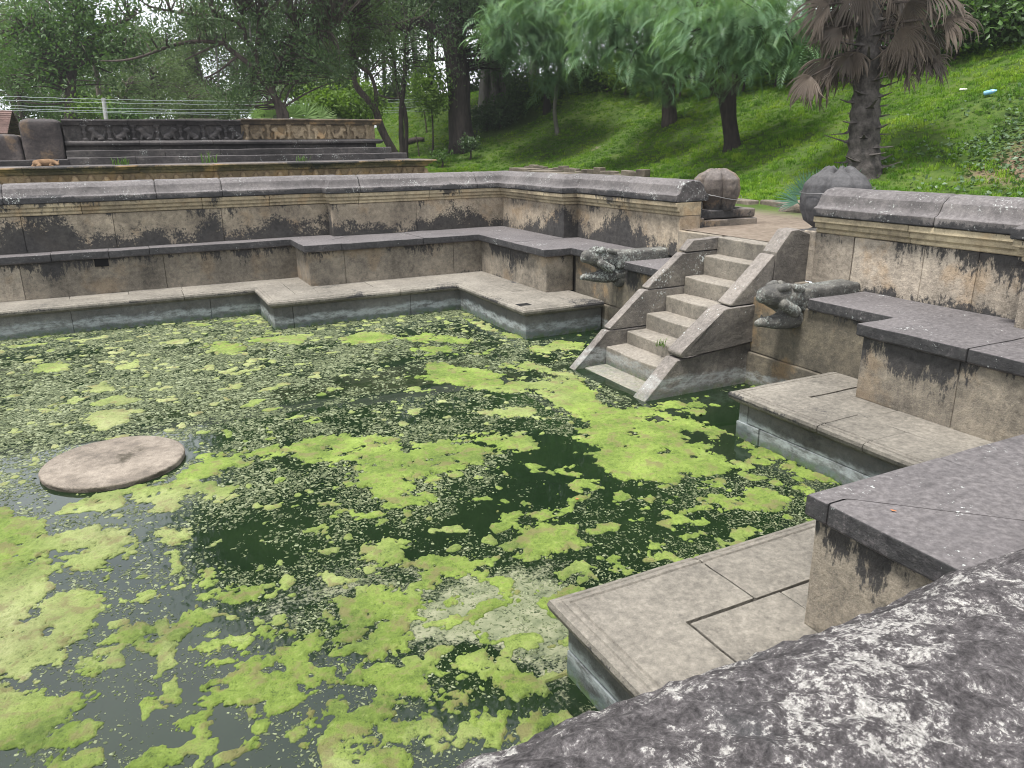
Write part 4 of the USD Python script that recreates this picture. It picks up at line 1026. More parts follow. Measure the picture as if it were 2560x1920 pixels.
def tuft(n, rad, hgt, seed, wid=0.007):
    r = np.random.default_rng(seed)
    V, F = [], []
    for k in range(n):
        a, rr_ = r.uniform(0, 6.28), rad * math.sqrt(r.uniform())
        b = np.array([rr_ * math.cos(a), rr_ * math.sin(a), -0.02])
        az = r.uniform(0, 6.28); ln = hgt * r.uniform(0.5, 1.2); lean = r.uniform(0.15, 0.95)
        d = np.array([math.cos(az), math.sin(az), 0]); s = np.array([-d[1], d[0], 0]) * wid * r.uniform(0.7, 1.4)
        p1 = b + np.array([0, 0, ln * 0.6]) + d * ln * 0.3 * lean
        p2 = b + np.array([0, 0, ln * (1 - 0.35 * lean)]) + d * ln * 0.85 * lean
        i = len(V)
        V += [b - s, b + s, p1 + s * 0.8, p1 - s * 0.8, p2]
        F += [[i, i + 1, i + 2], [i, i + 2, i + 3], [i + 3, i + 2, i + 4]]
    return np.array(V), np.array(F)


tufts = [tuft(34, 0.15, 0.15, 1), tuft(30, 0.17, 0.11, 2), tuft(40, 0.14, 0.19, 3), tuft(26, 0.16, 0.13, 4, 0.012)]
r = np.random.default_rng(21)
N = 62000
x = r.uniform(9.0, 33, N); y = r.uniform(1.5, 62, N)
u = x - np.interp(y, FY, FX)
p = np.stack([x, y, 0 * x], -1)
cov = meshkit.fbm(p * 0.5, 3, 33)
keep = (u > -2.2 + 1.3 * (cov - 0.5)) & (u < 14)
keep |= (y > 17.9) & (x > 8.9) & (u <= 0)
keep &= r.uniform(0, 1, N) < np.clip(np.interp(y, [0, 25, 62], [1.0, 0.75, 0.5]), 0, 1)
for (bx, by, br) in ((19.3, 10.9, 1.1), (18.2, 10.2, 0.8), (21.6, 43.0, 1.6), (18.9, 43.5, 0.8), (20.5, 46, 1.5)):      # bare patches
    keep &= ((x - bx) ** 2 + (y - by) ** 2 > br ** 2 * (0.5 + cov))
x, y = x[keep], y[keep]
n = len(x)
clump = meshkit.fbm(np.stack([x, y, 0 * x], -1) * 1.3, 3, 35)
sc = r.uniform(0.5, 0.9, n) * (0.45 + 1.0 * clump)
pi = instancer('/World/hill_grass', ['tuft'] * 4, m_grass, tufts, np.stack([x, y, ground(x, y)], -1), r.integers(0, 4, n), zquat(r.uniform(0, 6.28, n), r.normal(0, 0.12, n), r.uniform(0, 6.28, n)), sc)
tag(pi, 'bright green grass covering the slope behind the pool', 'grass', None, 'stuff')

# low creeper leaves on the slope at the right, weeds along the foot of the slope
m_creeper = leaf_material('creeper_leaves', [(0.2, (0.06, 0.10, 0.045)), (0.5, (0.13, 0.19, 0.095)), (0.8, (0.24, 0.30, 0.20))], 0.2, 0.45)


def leafcloud(cent, size, seed, aspect=0.45, droop=0.3, flat=0.0, fold=0.25):
    """one folded diamond leaf at each centre"""
    r = np.random.default_rng(seed)
    n = len(cent)
    d = r.normal(size=(n, 3)); d[:, 2] = d[:, 2] * (1 - flat) - droop
    d /= np.linalg.norm(d, axis=1, keepdims=True)
    w = r.normal(size=(n, 3)); w[:, 2] *= (1 - flat)
    w -= (w * d).sum(1, keepdims=True) * d; w /= np.linalg.norm(w, axis=1, keepdims=True)
    nn = np.cross(d, w)
    s = (size * r.uniform(0.6, 1.35, n))[:, None]
    a = cent - d * s * 0.5; b = cent + d * s * 0.5
    l_ = cent + w * s * aspect * 0.5 + nn * s * fold * 0.3 - d * s * 0.05; r_ = cent - w * s * aspect * 0.5 + nn * s * fold * 0.3 - d * s * 0.05
    V = np.stack([a, l_, b, r_], 1).reshape(-1, 3)
    i = np.arange(n)[:, None] * 4
    F = np.concatenate([i + [0, 1, 2], i + [0, 2, 3]], 1).reshape(-1, 3)
    return V, F


r = np.random.default_rng(5)
n = 3000
x = r.normal(19.2, 1.5, n); y = r.normal(10.6, 1.5, n)
c = meshkit.fbm(np.stack([x, y, 0 * x], -1) * 1.1, 3, 3)
k_ = (c > 0.42) & (x > 16.2)
x, y = x[k_], y[k_]
cent = np.stack([x, y, ground(x, y) + r.uniform(0.03, 0.15, len(x))], -1)
solo('creeper', leafcloud(cent, 0.11, 3, 0.8, 0.1, 0.6), m_creeper, 'grey green creeping plant spreading on the slope at the right edge', 'ground cover', kind='stuff', smooth=False)

# ================================================================ PLATFORM BEHIND THE POOL
m_plat = stone('platform_stone', dark=(0.17, 0.125, 0.08), mid=(0.30, 0.215, 0.135), light=(0.40, 0.29, 0.18), stains=[(1.8, 2.9, 'bottom', 0.22, 0.5, 3.0)], ochre=0.6, rough_bump=0.5)
m_platcor = stone('platform_cornice_stone', dark=(0.05, 0.042, 0.035), mid=(0.115, 0.09, 0.062), light=(0.25, 0.185, 0.11), top=(0.15, 0.135, 0.135), top_amt=0.8, stains=[(2.6, 2.95, 'top', 0.62, 0.8, 3.0)], ochre=0.7, rough_bump=0.4)
m_dark = stone('soot_dark_stone', dark=(0.025, 0.023, 0.023), mid=(0.052, 0.047, 0.046), light=(0.105, 0.093, 0.085), top=(0.11, 0.10, 0.10), top_amt=0.7, lichen=0.1, rough_bump=0.5)
m_frieze = stone('frieze_stone', dark=(0.15, 0.115, 0.08), mid=(0.28, 0.215, 0.14), light=(0.40, 0.32, 0.21), stains=[(3.4, 3.95, 'bottom', 0.60, 0.5, 4.0)], ochre=0.6, rough_bump=0.4)
m_boulder = stone('boulder_stone', dark=(0.03, 0.026, 0.026), mid=(0.062, 0.052, 0.05), light=(0.115, 0.095, 0.085), top=(0.10, 0.09, 0.09), top_amt=0.5, ochre=0.25, rough_bump=0.6)

LP = [(-10, 22.0), (8.25, 22.0), (8.25, 36)]
t = thing('lower_platform', 'long low stone platform with a carved figure frieze, right behind the far parapet', 'platform')
plat_cor = profile([(-0.5, 2.70), (-0.5, 2.885), (0.27, 2.885), (0.28, 2.845), (0.22, 2.835), (0.15, 2.78), (0.11, 2.77), (0.06, 2.70)], 0.010, 0.08)
tier(t, 'cornice', LP, plat_cor, m_platcor, (1.4, 2.6), {0: [-6.5, -4.2, -1.9, 0.6, 2.35, 4.9, 6.9]}, cell=0.14, amp=0.012)
tier(t, 'wall_block', LP, profile([(-0.5, 1.7), (-0.5, 2.695), (0.0, 2.695), (0.0, 1.7)], 0.01, 0.14), m_plat, (1.6, 2.6), cell=0.2, amp=0.008, skip=())
part(t, 'floor', rbox((-10, 22.4, 2.3), (7.9, 36, 2.872), 0.02, 0.8, 0.01, 2, 3), m_dark)
r = np.random.default_rng(8)
for k in range(37):
    x0 = -3.6 + k * 0.325 + r.uniform(-0.03, 0.03)
    hgt = r.uniform(0.34, 0.42)
    ch = [[(x0 + 0.16, 21.97, 2.22, 0.10), (x0 + 0.16, 21.96, 2.22 + hgt * 0.55, 0.115), (x0 + 0.16, 21.95, 2.22 + hgt, 0.06)]]
    for s in (-1, 1):
        ch += [[(x0 + 0.16 + s * 0.07, 21.96, 2.50, 0.045), (x0 + 0.16 + s * 0.115, 21.95, 2.30, 0.04)]]
    part(t, 'relief_figure', hulls(ch, refine=0.06, smooth=4, seed=k, amp=0.012), m_plat, True)

UP_ = [(-1.05, 25.0), (7.72, 25.0), (7.72, 34)]
t = thing('upper_platform', 'dark stepped upper platform with a frieze of seated lions between dwarf pillars', 'platform')
for nm, z0, z1, o, mt in (('step', 2.86, 3.06, 0.78, m_dark), ('step', 3.05, 3.24, 0.40, m_dark), ('recessed_course', 3.23, 3.37, 0.02, m_dark)):
    tier(t, nm, UP_, profile([(-0.9, z0), (-0.9, z1), (o, z1), (o, z0)], 0.02, 0.12), mt, (1.5, 2.6), cell=0.16, amp=0.014)
tier(t, 'torus_moulding', UP_, profile([(-0.8, 3.36), (-0.8, 3.50), (0.10, 3.50), (0.18, 3.47), (0.20, 3.43), (0.18, 3.38), (0.12, 3.355), (-0.1, 3.355)], 0.015, 0.07), m_dark, (1.5, 2.5), cell=0.14, amp=0.012)
tier(t, 'frieze_wall', UP_, profile([(-0.7, 3.49), (-0.7, 3.92), (0.0, 3.92), (0.0, 3.49)], 0.01, 0.12), m_frieze, (1.4, 2.0), {0: [0.6, 2.1, 3.6, 5.0, 6.4]}, cell=0.15, amp=0.01, mat_of=lambda li, k: m_dark if (li == 0 and k < 3) else m_frieze)
tier(t, 'top_cornice', UP_, profile([(-0.8, 3.91), (-0.8, 4.06), (0.16, 4.06), (0.17, 4.02), (0.10, 3.96), (0.06, 3.91)], 0.012, 0.08), m_dark, (1.4, 2.2), {0: [0.55, 2.1]}, cell=0.14, amp=0.014, skip=(1,))
part(t, 'top_cornice', swept((3.6, 25.0), (1, 0), 0, 2.0, profile([(-0.8, 3.92), (-0.8, 4.095), (0.24, 4.095), (0.25, 4.05), (0.15, 4.0), (0.10, 3.93)], 0.012, 0.08), 0, 0, 0.14, 0.01, 2.5, 4), m_platcor)
part(t, 'top_cornice', swept((3.6, 25.0), (1, 0), 2.01, 4.30, profile([(-0.8, 3.92), (-0.8, 4.09), (0.24, 4.09), (0.25, 4.05), (0.15, 4.0), (0.10, 3.93)], 0.012, 0.08), 0, 0, 0.14, 0.01, 2.5, 5), m_platcor)
part(t, 'fill', box((-0.9, 25.3, 2.9), (7.5, 33.8, 4.03)), m_dark, False)
k = 0
for i, u in enumerate(np.linspace(-0.55, 7.45, 14)):
    mt = m_frieze if u > 3.4 else m_dark
    pz = [(0.001, 3.50), (0.085, 3.50), (0.085, 3.54), (0.05, 3.57), (0.045, 3.66), (0.07, 3.72), (0.045, 3.76), (0.05, 3.83), (0.095, 3.88), (0.095, 3.925), (0.001, 3.925)]
    part(t, 'dwarf_pillar', lathe(pz, 12, (u, 24.97, 0)), mt, 40)
    if i < 13:
        c = u + 0.308; f_ = 1 if i % 2 else -1
        ch = [[(c - 0.10 * f_, 24.97, 3.58, 0.085), (c + 0.03 * f_, 24.96, 3.64, 0.085), (c + 0.10 * f_, 24.95, 3.76, 0.075)],
              [(c + 0.10 * f_, 24.94, 3.78, 0.075), (c + 0.17 * f_, 24.92, 3.77, 0.05)],
              [(c + 0.09 * f_, 24.93, 3.70, 0.04), (c + 0.13 * f_, 24.91, 3.53, 0.035)],
              [(c - 0.12 * f_, 24.93, 3.56, 0.055), (c - 0.03 * f_, 24.91, 3.53, 0.035)],
              [(c - 0.16 * f_, 24.96, 3.60, 0.03), (c - 0.20 * f_, 24.95, 3.72, 0.025)]]
        part(t, 'seated_lion', hulls(ch, refine=0.05, smooth=4, seed=i, amp=0.012), mt, True)

t = thing('balustrade_boulder', 'big rounded dark stone block at the left end of the upper platform', 'stone block')
me = rbox((-2.03, 24.55, 2.85), (-1.08, 26.6, 4.06), 0.16, 0.1, 0.05, 1.4, 6)
part(t, 'block', me, m_boulder)
part(t, 'foot_slab', rbox((-2.6, 24.2, 2.84), (-1.0, 24.9, 3.02), 0.03, 0.15, 0.02, 2, 7), m_dark)
t = thing('balustrade_boulder', 'lower rounded stone at the left edge of the photo, beside the big dark block', 'stone block')
part(t, 'block', rbox((-3.3, 24.6, 2.85), (-2.05, 26.4, 3.66), 0.14, 0.1, 0.05, 1.4, 16), m_boulder)
solo('pale_slab', rbox((2.0, 26.2, 4.085), (3.15, 26.9, 4.125), 0.008, 0.2, 0.004), m_lowtop, 'thin pale flat slab lying on top of the upper platform', 'slab')

# tan dog asleep on the lower platform
M = Mat(); M.principled(M.ramp(M.noise(9, 4), [(0.35, (0.10, 0.06, 0.033)), (0.65, (0.16, 0.10, 0.057))]), 0.9, M.bump(M.noise(120, 3), 0.5, 0.01), 0.2); m_dog = M.build('tan_dog_coat')
x0, y0, z0 = -1.72, 23.5, 2.865
ch = [[(x0, y0, z0 + 0.10, 0.105), (x0 + 0.16, y0 + 0.04, z0 + 0.115, 0.115), (x0 + 0.36, y0 + 0.02, z0 + 0.115, 0.12), (x0 + 0.47, y0 - 0.03, z0 + 0.115, 0.10)],
      [(x0 + 0.47, y0 - 0.03, z0 + 0.13, 0.075), (x0 + 0.56, y0 - 0.10, z0 + 0.10, 0.065), (x0 + 0.60, y0 - 0.16, z0 + 0.085, 0.062)],
      [(x0 + 0.60, y0 - 0.16, z0 + 0.085, 0.06), (x0 + 0.62, y0 - 0.25, z0 + 0.055, 0.032)],
      [(x0 + 0.63, y0 - 0.12, z0 + 0.13, 0.022), (x0 + 0.655, y0 - 0.11, z0 + 0.185, 0.008)],
      [(x0 + 0.565, y0 - 0.12, z0 + 0.13, 0.022), (x0 + 0.565, y0 - 0.11, z0 + 0.18, 0.008)],
      [(x0 + 0.03, y0 - 0.04, z0 + 0.09, 0.085), (x0 + 0.12, y0 - 0.14, z0 + 0.045, 0.042), (x0 + 0.03, y0 - 0.20, z0 + 0.025, 0.024), (x0 + 0.13, y0 - 0.235, z0 + 0.022, 0.02)],
      [(x0 + 0.43, y0 - 0.06, z0 + 0.07, 0.05), (x0 + 0.38, y0 - 0.17, z0 + 0.03, 0.028), (x0 + 0.48, y0 - 0.23, z0 + 0.022, 0.02)],
      [(x0 - 0.08, y0, z0 + 0.06, 0.03), (x0 - 0.12, y0 - 0.12, z0 + 0.02, 0.018), (x0 - 0.03, y0 - 0.22, z0 + 0.016, 0.012)]]
ch = [[(x0 + 0.8 * (a_ - x0), y0 + 0.8 * (b_ - y0), z0 + 0.8 * (c_ - z0), 0.8 * r_) for a_, b_, c_, r_ in q_] for q_ in ch]

solo('dog', hulls(ch, refine=0.02, smooth=6), m_dog, 'tan dog lying curled asleep on the lower platform at the left', 'dog', smooth=True)

# ---------------------------------------------------------------- small things at the foot of the slope
m_old = stone('old_kerb_stone', dark=(0.07, 0.058, 0.045), mid=(0.135, 0.11, 0.085), light=(0.20, 0.17, 0.13), top=(0.17, 0.15, 0.125), top_amt=0.6, rough_bump=0.6)
t = thing('retaining_wall', 'low row of upright old stones at the foot of the grassy slope', 'retaining wall')
a, b = np.array([18.3, 34.5]), np.array([17.3, 23.3])
n = 20
for k in range(n):
    c = a + (b - a) * (k + 0.5) / n
    hgt = 0.42 + 0.14 * math.sin(k * 2.1) * math.cos(k)
    part(t, 'stone', rbox((c[0] - 0.14, c[1] - 0.26, 1.7), (c[0] + 0.14, c[1] + 0.26, 1.83 + hgt), 0.03, 0.2, 0.03, 3, 200 + k), m_old)
for k, (cx, cy) in enumerate(((16.6, 31.5), (16.2, 29.0), (15.9, 27.0))):
    solo('fallen_slab', rbox((cx - 0.35, cy - 1.0, 1.83), (cx + 0.35, cy + 0.9, 2.25 - 0.03 * k), 0.03, 0.3, 0.02, 2, 220 + k), m_old, ['far flat stone slab behind the corner of the parapet', 'middle flat stone slab behind the corner of the parapet', 'near flat stone slab behind the corner of the parapet'][k], 'stone slab', 'flat slabs behind the parapet')
t = thing('kerb', 'row of weathered kerb stones between the dirt path and the grassy slope', 'kerb')
pts = np.array([(13.2, 14.6), (13.35, 13.6), (13.55, 12.6), (13.7, 11.6), (13.9, 10.6), (14.1, 9.6), (14.3, 8.6)])
for k in range(len(pts) - 1):
    c = (pts[k] + pts[k + 1]) / 2
    part(t, 'kerb_stone', rbox((c[0] - 0.16, c[1] - 0.48, 1.72), (c[0] + 0.16, c[1] + 0.48, 1.99 + 0.03 * math.sin(3 * k)), 0.04, 0.2, 0.03, 2.5, 240 + k, rot=-0.16), m_old)
me = hulls([[(12.75, 12.2, 1.86, 0.16), (12.85, 11.9, 1.92, 0.20), (12.95, 11.55, 1.88, 0.17)]], refine=0.06, smooth=6, seed=3, amp=0.03)
solo('field_stone', me, m_plinth, 'rounded tan field stone by the path in front of the kerb', 'stone', smooth=True)
M = Mat(); M.principled((0.25, 0.50, 0.70), 0.25, None, 0.5, transmission_weight=0.3); m_bottle = M.build('blue_bottle_plastic')
c = hit(2138, 209)
me = lathe([(0.001, -0.15), (0.055, -0.148), (0.06, -0.13), (0.057, -0.02), (0.06, 0.04), (0.05, 0.08), (0.022, 0.125), (0.02, 0.15), (0.001, 0.151)], 18)
R_ = trimesh.transformations.rotation_matrix(math.radians(78), [0.3, 1, 0]); me.apply_transform(R_); me.apply_transform(trimesh.transformations.rotation_matrix(math.radians(-55), [0, 0, 1])); me.apply_translation(c + [0, 0, 0.12])
solo('plastic_bottle', me, m_bottle, 'light blue plastic bottle thrown away on the grassy slope', 'bottle', smooth=40)
M = Mat(); M.principled((0.62, 0.60, 0.55), 0.7); m_litter = M.build('pale_litter')
c = hit(2080, 200)
me = rbox(c + [-0.09, -0.06, 0.06], c + [0.09, 0.06, 0.11], 0.015, 0.04, 0.02, 9, 5)
solo('litter_scrap', me, m_litter, 'crumpled pale scrap of litter on the slope left of the blue bottle', 'litter')
# few leaves and weeds on the stones
m_weed = leaf_material('weed_leaves', [(0.2, (0.05, 0.10, 0.015)), (0.8, (0.12, 0.20, 0.03))], 0.3)
for k, (px, py, y_, hgt, lab) in enumerate(((1425, 745, None, 0.14, 'small grass tuft growing on the lower steps of the staircase'), (450, 348, 23.6, 0.36, 'tallest grass tuft on the steps of the upper platform'), (262, 350, 23.3, 0.25, 'small grass tuft on the platform right of the sleeping dog'), (655, 348, 23.5, 0.22, 'small grass tuft on the platform steps near the middle'))):
    c = at(px, py, z=0.508) if k == 0 else at(px, py, y=y_)
    if k:
        c[2] = 2.88
    V, F = tuft(26, 0.09 if k == 0 else 0.22, hgt, 60 + k, 0.005 if k == 0 else 0.010)
    solo('grass_tuft', (V + c, F), m_weed, lab, 'grass tuft', smooth=False)
M = Mat(); M.principled((0.30, 0.10, 0.035), 0.6); m_dry = M.build('dry_leaf')
for k, (px, py, z_, lab) in enumerate(((1930, 1104, ZM + 0.004, 'small orange dry leaf on the dark middle ledge at the right'), (1247, 1078, 0.02, 'small reddish leaf floating on the pond'))):
    c = at(px, py, z=z_)
    V, F = leafcloud(np.array([[0, 0, 0.006]]), 0.05, 2 + k, 0.5, 0, 1.0)
    solo('dry_leaf', (V + c, F), m_dry, lab, 'leaf', smooth=False)
# square holes: drain in the far ledge wall, socket in the ledge corner
M = Mat(); M.principled((0.004, 0.004, 0.004), 1.0); m_hole = M.build('dark_opening')

# ================================================================ TREES
def bark(name, dark, light, scale=9.0, stretch=0.25, moss=0.0):
    M = Mat()
    n = M.noise(scale, 7, 0.7, stretch=(1, 1, stretch)); n2 = M.noise(1.3, 4)
    f = M.math('add', M.math('multiply', n, 0.7), M.math('multiply', n2, 0.3))
    col = M.ramp(f, [(0.34, dark), (0.64, light)])
    if moss:
        col = M.mix(M.rng(n2, 0.45, 0.65, 0, moss), col, (0.06, 0.08, 0.03))
    M.principled(col, 0.92, M.bump(n, 0.9, 0.06), 0.2)
    return M.build(name)


b_dark = bark('bark_dark', (0.010, 0.008, 0.008), (0.042, 0.034, 0.029))
b_big = bark('bark_big_tree', (0.014, 0.012, 0.012), (0.066, 0.053, 0.049), 6.0, 0.15)
b_grey = bark('bark_grey', (0.06, 0.055, 0.05), (0.17, 0.155, 0.14), 5.0, 0.2, 0.4)
b_mid = bark('bark_brown', (0.022, 0.018, 0.015), (0.085, 0.068, 0.058), 8.0, 0.25)
b_palm = bark('bark_palm', (0.016, 0.014, 0.013), (0.10, 0.088, 0.08), 7.0, 0.8)
b_pale = bark('bark_pale', (0.12, 0.10, 0.09), (0.26, 0.22, 0.19), 6.0, 0.6)
def F_(name, stops, *a, k=2.05):
    return leaf_material(name, [(p_, tuple(min(0.42, k * c_) for c_ in col_)) for p_, col_ in stops], *a)


l_olive = F_('leaves_olive', [(0.15, (0.022, 0.035, 0.012)), (0.45, (0.05, 0.075, 0.022)), (0.7, (0.10, 0.135, 0.03)), (0.9, (0.17, 0.20, 0.04))], 0.4, 0.5, 0.5)
l_dark = F_('leaves_dark', [(0.15, (0.020, 0.034, 0.015)), (0.5, (0.048, 0.078, 0.030)), (0.8, (0.10, 0.145, 0.045))], 0.35, 0.45, 0.5)
l_mid = F_('leaves_mid', [(0.15, (0.020, 0.040, 0.012)), (0.5, (0.055, 0.095, 0.022)), (0.8, (0.125, 0.185, 0.038))], 0.4, 0.45, 0.5)
l_lime = F_('leaves_lime', [(0.15, (0.035, 0.06, 0.012)), (0.5, (0.095, 0.15, 0.022)), (0.8, (0.20, 0.27, 0.045))], 0.45, 0.45, 0.6)
l_far = F_('leaves_far', [(0.15, (0.03, 0.046, 0.020)), (0.5, (0.068, 0.098, 0.034)), (0.8, (0.14, 0.175, 0.05))], 0.35, 0.55, 0.25)
l_feather = F_('feathery_leaflets', [(0.12, (0.024, 0.048, 0.028)), (0.40, (0.058, 0.105, 0.055)), (0.60, (0.085, 0.135, 0.062)), (0.86, (0.18, 0.24, 0.05))], 0.35, 0.5, 2.2, 0.3, 0.12)
l_fan = F_('fan_palm_leaves', [(0.2, (0.06, 0.10, 0.03)), (0.5, (0.13, 0.19, 0.055)), (0.8, (0.25, 0.31, 0.12))], 0.4, 0.4, 0.6)
l_palmyra = F_('young_palm_leaves', [(0.2, (0.03, 0.065, 0.045)), (0.5, (0.065, 0.12, 0.08)), (0.8, (0.12, 0.19, 0.13))], 0.25, 0.4, 0.6)
l_dead = F_('dead_palm_leaves', [(0.1, (0.014, 0.011, 0.009)), (0.33, (0.045, 0.035, 0.027)), (0.52, (0.10, 0.086, 0.075)), (0.74, (0.27, 0.255, 0.25))], 0.12, 0.6, 1.6, 0.3, 0.45)

PXM = 1640.0


def blob(u, v, dist, ru, rv, n, depth=None):
    c = at(u, v, dist=dist)
    k = dist * 1.06 / PXM
    return c, np.array([ru * k, (depth if depth is not None else max(ru, rv)) * k, rv * k]), n


def sample_blobs(blobs, r):
    out = []
    vd = None
    for c, rad, n in blobs:
        d = r.normal(size=(n, 3)); d /= np.linalg.norm(d, axis=1, keepdims=True)
        d *= (r.uniform(0.12, 1.0, n) ** 0.45)[:, None]
        fw = c - CAM; fw[2] = 0; fw /= np.linalg.norm(fw); sd = np.array([-fw[1], fw[0], 0])
        out.append(c + d[:, :1] * rad[0] * sd + d[:, 1:2] * rad[1] * fw + d[:, 2:] * rad[2] * np.array([0, 0, 1.0]))
    return np.concatenate(out)


def clusters(cent, per, spread, leaf, r, seed, aspect=0.42, droop=0.5, flat=0.15):
    n = len(cent)
    sp = np.asarray(spread) * r.uniform(0.55, 1.35, n)
    p = np.repeat(cent, per, 0) + r.normal(size=(n * per, 3)) * np.repeat(sp, per)[:, None] * np.array([1, 1, 0.62])
    keep = r.uniform(0, 1, len(p)) < np.repeat(r.uniform(0.45, 1.0, n), per)
    return leafcloud(p[keep], leaf, seed, aspect, droop, flat)


def branch_to(skel, cent, r, r0=0.03, bow=0.12):
    """thin boughs from the nearest point of the limbs to each leaf clump"""
    out = []
    for c in cent:
        d = np.linalg.norm(skel[:, :3] - c, axis=1) + 0.6 * np.maximum(0, skel[:, 2] - c[2])
        i = int(np.argmin(d)); a = skel[i, :3]; L = np.linalg.norm(c - a)
        if L < 0.2:
            continue
        mid = (a + c) / 2 + r.normal(size=3) * L * bow + [0, 0, L * 0.10]
        pts = spline([a, mid, c], 6)
        ra = min(skel[i, 3] * 0.7, r0 + 0.012 * L)
        out.append(tube(pts, np.linspace(ra, ra * 0.25, 6), 5))
    return out


def tree(name, label, cat, limbs, blobs, bark_m, leaf_m, seed, per=26, spread=0.55, leaf=0.18, group=None, twigs=0.5, droop=0.5, trunk_amp=0.03, aspect=0.42, twig_r=0.03, feather=None, bark_sides=12):
    """limbs: lists of (x, y, z, radius), the first one the trunk"""
    r = np.random.default_rng(seed)
    t = thing(name, label, cat, group=group)
    sk = []
    for i, lb in enumerate(limbs):
        s = spline(np.array(lb), 26 if i == 0 else 16)
        s[:, 3] = np.maximum(s[:, 3], 0.012)
        n_side = bark_sides if i == 0 else 8
        part(t, 'trunk' if i == 0 else 'limb', tube(s[:, :3], s[:, 3], n_side, trunk_amp * (1 if i == 0 else 0.4), seed + i, 1.6), bark_m, True)
        sk.append(s[3:] if i == 0 else s)
    sk = np.concatenate(sk)
    if blobs:
        cent = sample_blobs(blobs, r)
        if twigs:
            tw = branch_to(sk, cent[r.uniform(0, 1, len(cent)) < twigs], r, twig_r)
            if len(tw) > 12:
                part(t, 'branches', joined(tw), bark_m, True, kind='stuff')
            else:
                for w_ in tw:
                    part(t, 'branch', w_, bark_m, True)
        if feather:
            part(t, 'crown', fronds(cent, feather, r), leaf_m, False)
        else:
            part(t, 'crown', clusters(cent, per, spread, leaf, r, seed, aspect, droop), leaf_m, False)
    return t


def fronds(cent, f, r):
    """drooping feather leaves: a bent rachis with two rows of narrow leaflets"""
    n_per, L0, npair, lw = f
    V, F = [], []
    n = len(cent) * n_per
    base = np.repeat(cent, n_per, 0) + r.normal(size=(n, 3)) * 0.28
    spray = np.repeat(r.uniform(0, 6.28, len(cent)), n_per)
    az = spray + r.normal(0, 0.8, n)
    L = L0 * r.uniform(0.6, 1.35, n)
    drop = r.uniform(0.5, 1.7, n)
    d = np.stack([np.cos(az), np.sin(az), 0 * az], -1)
    side = np.stack([-np.sin(az), np.cos(az), 0 * az], -1)
    side = side * np.cos(r.normal(0, 0.35, n))[:, None] + np.array([0, 0, 1.0]) * np.sin(r.normal(0, 0.35, n))[:, None]
    out_v, out_f = [], []
    k0 = 0
    for k in range(npair):
        t = (k + 1.0) / npair
        out = np.cos(drop * t * 0.8) * t * 0.85; dn = (np.sin(drop * t) * t * 0.75 - 0.12 * t)
        p = base + d * (L * out)[:, None] - np.array([0, 0, 1.0]) * (L * dn)[:, None]
        ll = L * 0.27 * math.sin(math.pi * min(1, 0.22 + 0.72 * t)) ** 0.7
        fwd = d * np.cos(drop * t)[:, None] - np.array([0, 0, 1.0]) * np.sin(drop * t)[:, None]
        for s in (-1, 1):
            tip = p + (s * side * 0.85 + fwd * 0.42 - np.array([0, 0, 0.28])) * ll[:, None]
            mid = (p + tip) / 2
            w = fwd * (lw * L)[:, None]
            q = np.stack([p, mid + w, tip, mid - w], 1)
            out_v.append(q.reshape(-1, 3))
            i = k0 + np.arange(n)[:, None] * 4
            out_f.append(np.concatenate([i + [0, 1, 2], i + [0, 2, 3]], 1).reshape(-1, 3))
            k0 += 4 * n
    return np.concatenate(out_v), np.concatenate(out_f)


def limb(dist, *uvr):
    """a limb traced as (u, v, radius in pixels[, extra distance])"""
    out = []
    for q in uvr:
        d = dist + (q[3] if len(q) > 3 else 0)
        out.append([*at(q[0], q[1], dist=d), q[2] * d * 1.06 / PXM])
    return out


def root(u, v, dist, rpx):
    """the foot of a trunk: on the ground below the traced point"""
    c = at(u, v, dist=dist)
    return [c[0], c[1], float(ground(c[0], c[1])) - 0.25, rpx * dist * 1.06 / PXM]


def fan_leaf(hub, d, up, R, nseg, spread, droop, r, wid=1.0, fold=0.35, npt=5, curl=0.0):
    """fan of pleated blades round the hub. d: axis of the fan, up: normal of its blade"""
    d = np.array(d, float); d /= np.linalg.norm(d)
    up = np.array(up, float); up -= up.dot(d) * d; up /= np.linalg.norm(up)
    sd = np.cross(up, d)
    V, F = [], []
    for k in range(nseg):
        a = spread * ((k + 0.5) / nseg - 0.5) + r.normal(0, 0.025)
        e = d * math.cos(a) + sd * math.sin(a)
        w = -d * math.sin(a) + sd * math.cos(a)
        L = R * r.uniform(0.82, 1.05) * (1 - 0.16 * abs(a / spread * 2) ** 2)
        dr = droop * r.uniform(0.55, 1.5)
        pts = []
        p = np.array(hub, float); g = e.copy()
        step = L / (npt - 1)
        tw = r.normal(0, 0.35) * curl
        for j in range(npt):
            pts.append(p.copy())
            g = g + np.array([0, 0, -1.0]) * dr * (j + 0.3) / npt * 0.55 + up * r.normal(0, 0.05 + 0.22 * curl) + w * tw
            g /= np.linalg.norm(g)
            p = p + g * step
        i0 = len(V)
        hw = R * spread / nseg * 0.46 * wid
        for j, p in enumerate(pts):
            t = j / (npt - 1)
            ww = hw * (0.25 + 1.6 * t if t < 0.45 else max(0.06, (1 - t) / 0.55 * 0.97)) * (1 if t < 1 else 0.2)
            V += [p - w * ww, p + up * ww * fold, p + w * ww]
        for j in range(npt - 1):
            a0 = i0 + 3 * j
            F += [[a0, a0 + 1, a0 + 4], [a0, a0 + 4, a0 + 3], [a0 + 1, a0 + 2, a0 + 5], [a0 + 1, a0 + 5, a0 + 4]]
    return np.array(V), np.array(F)


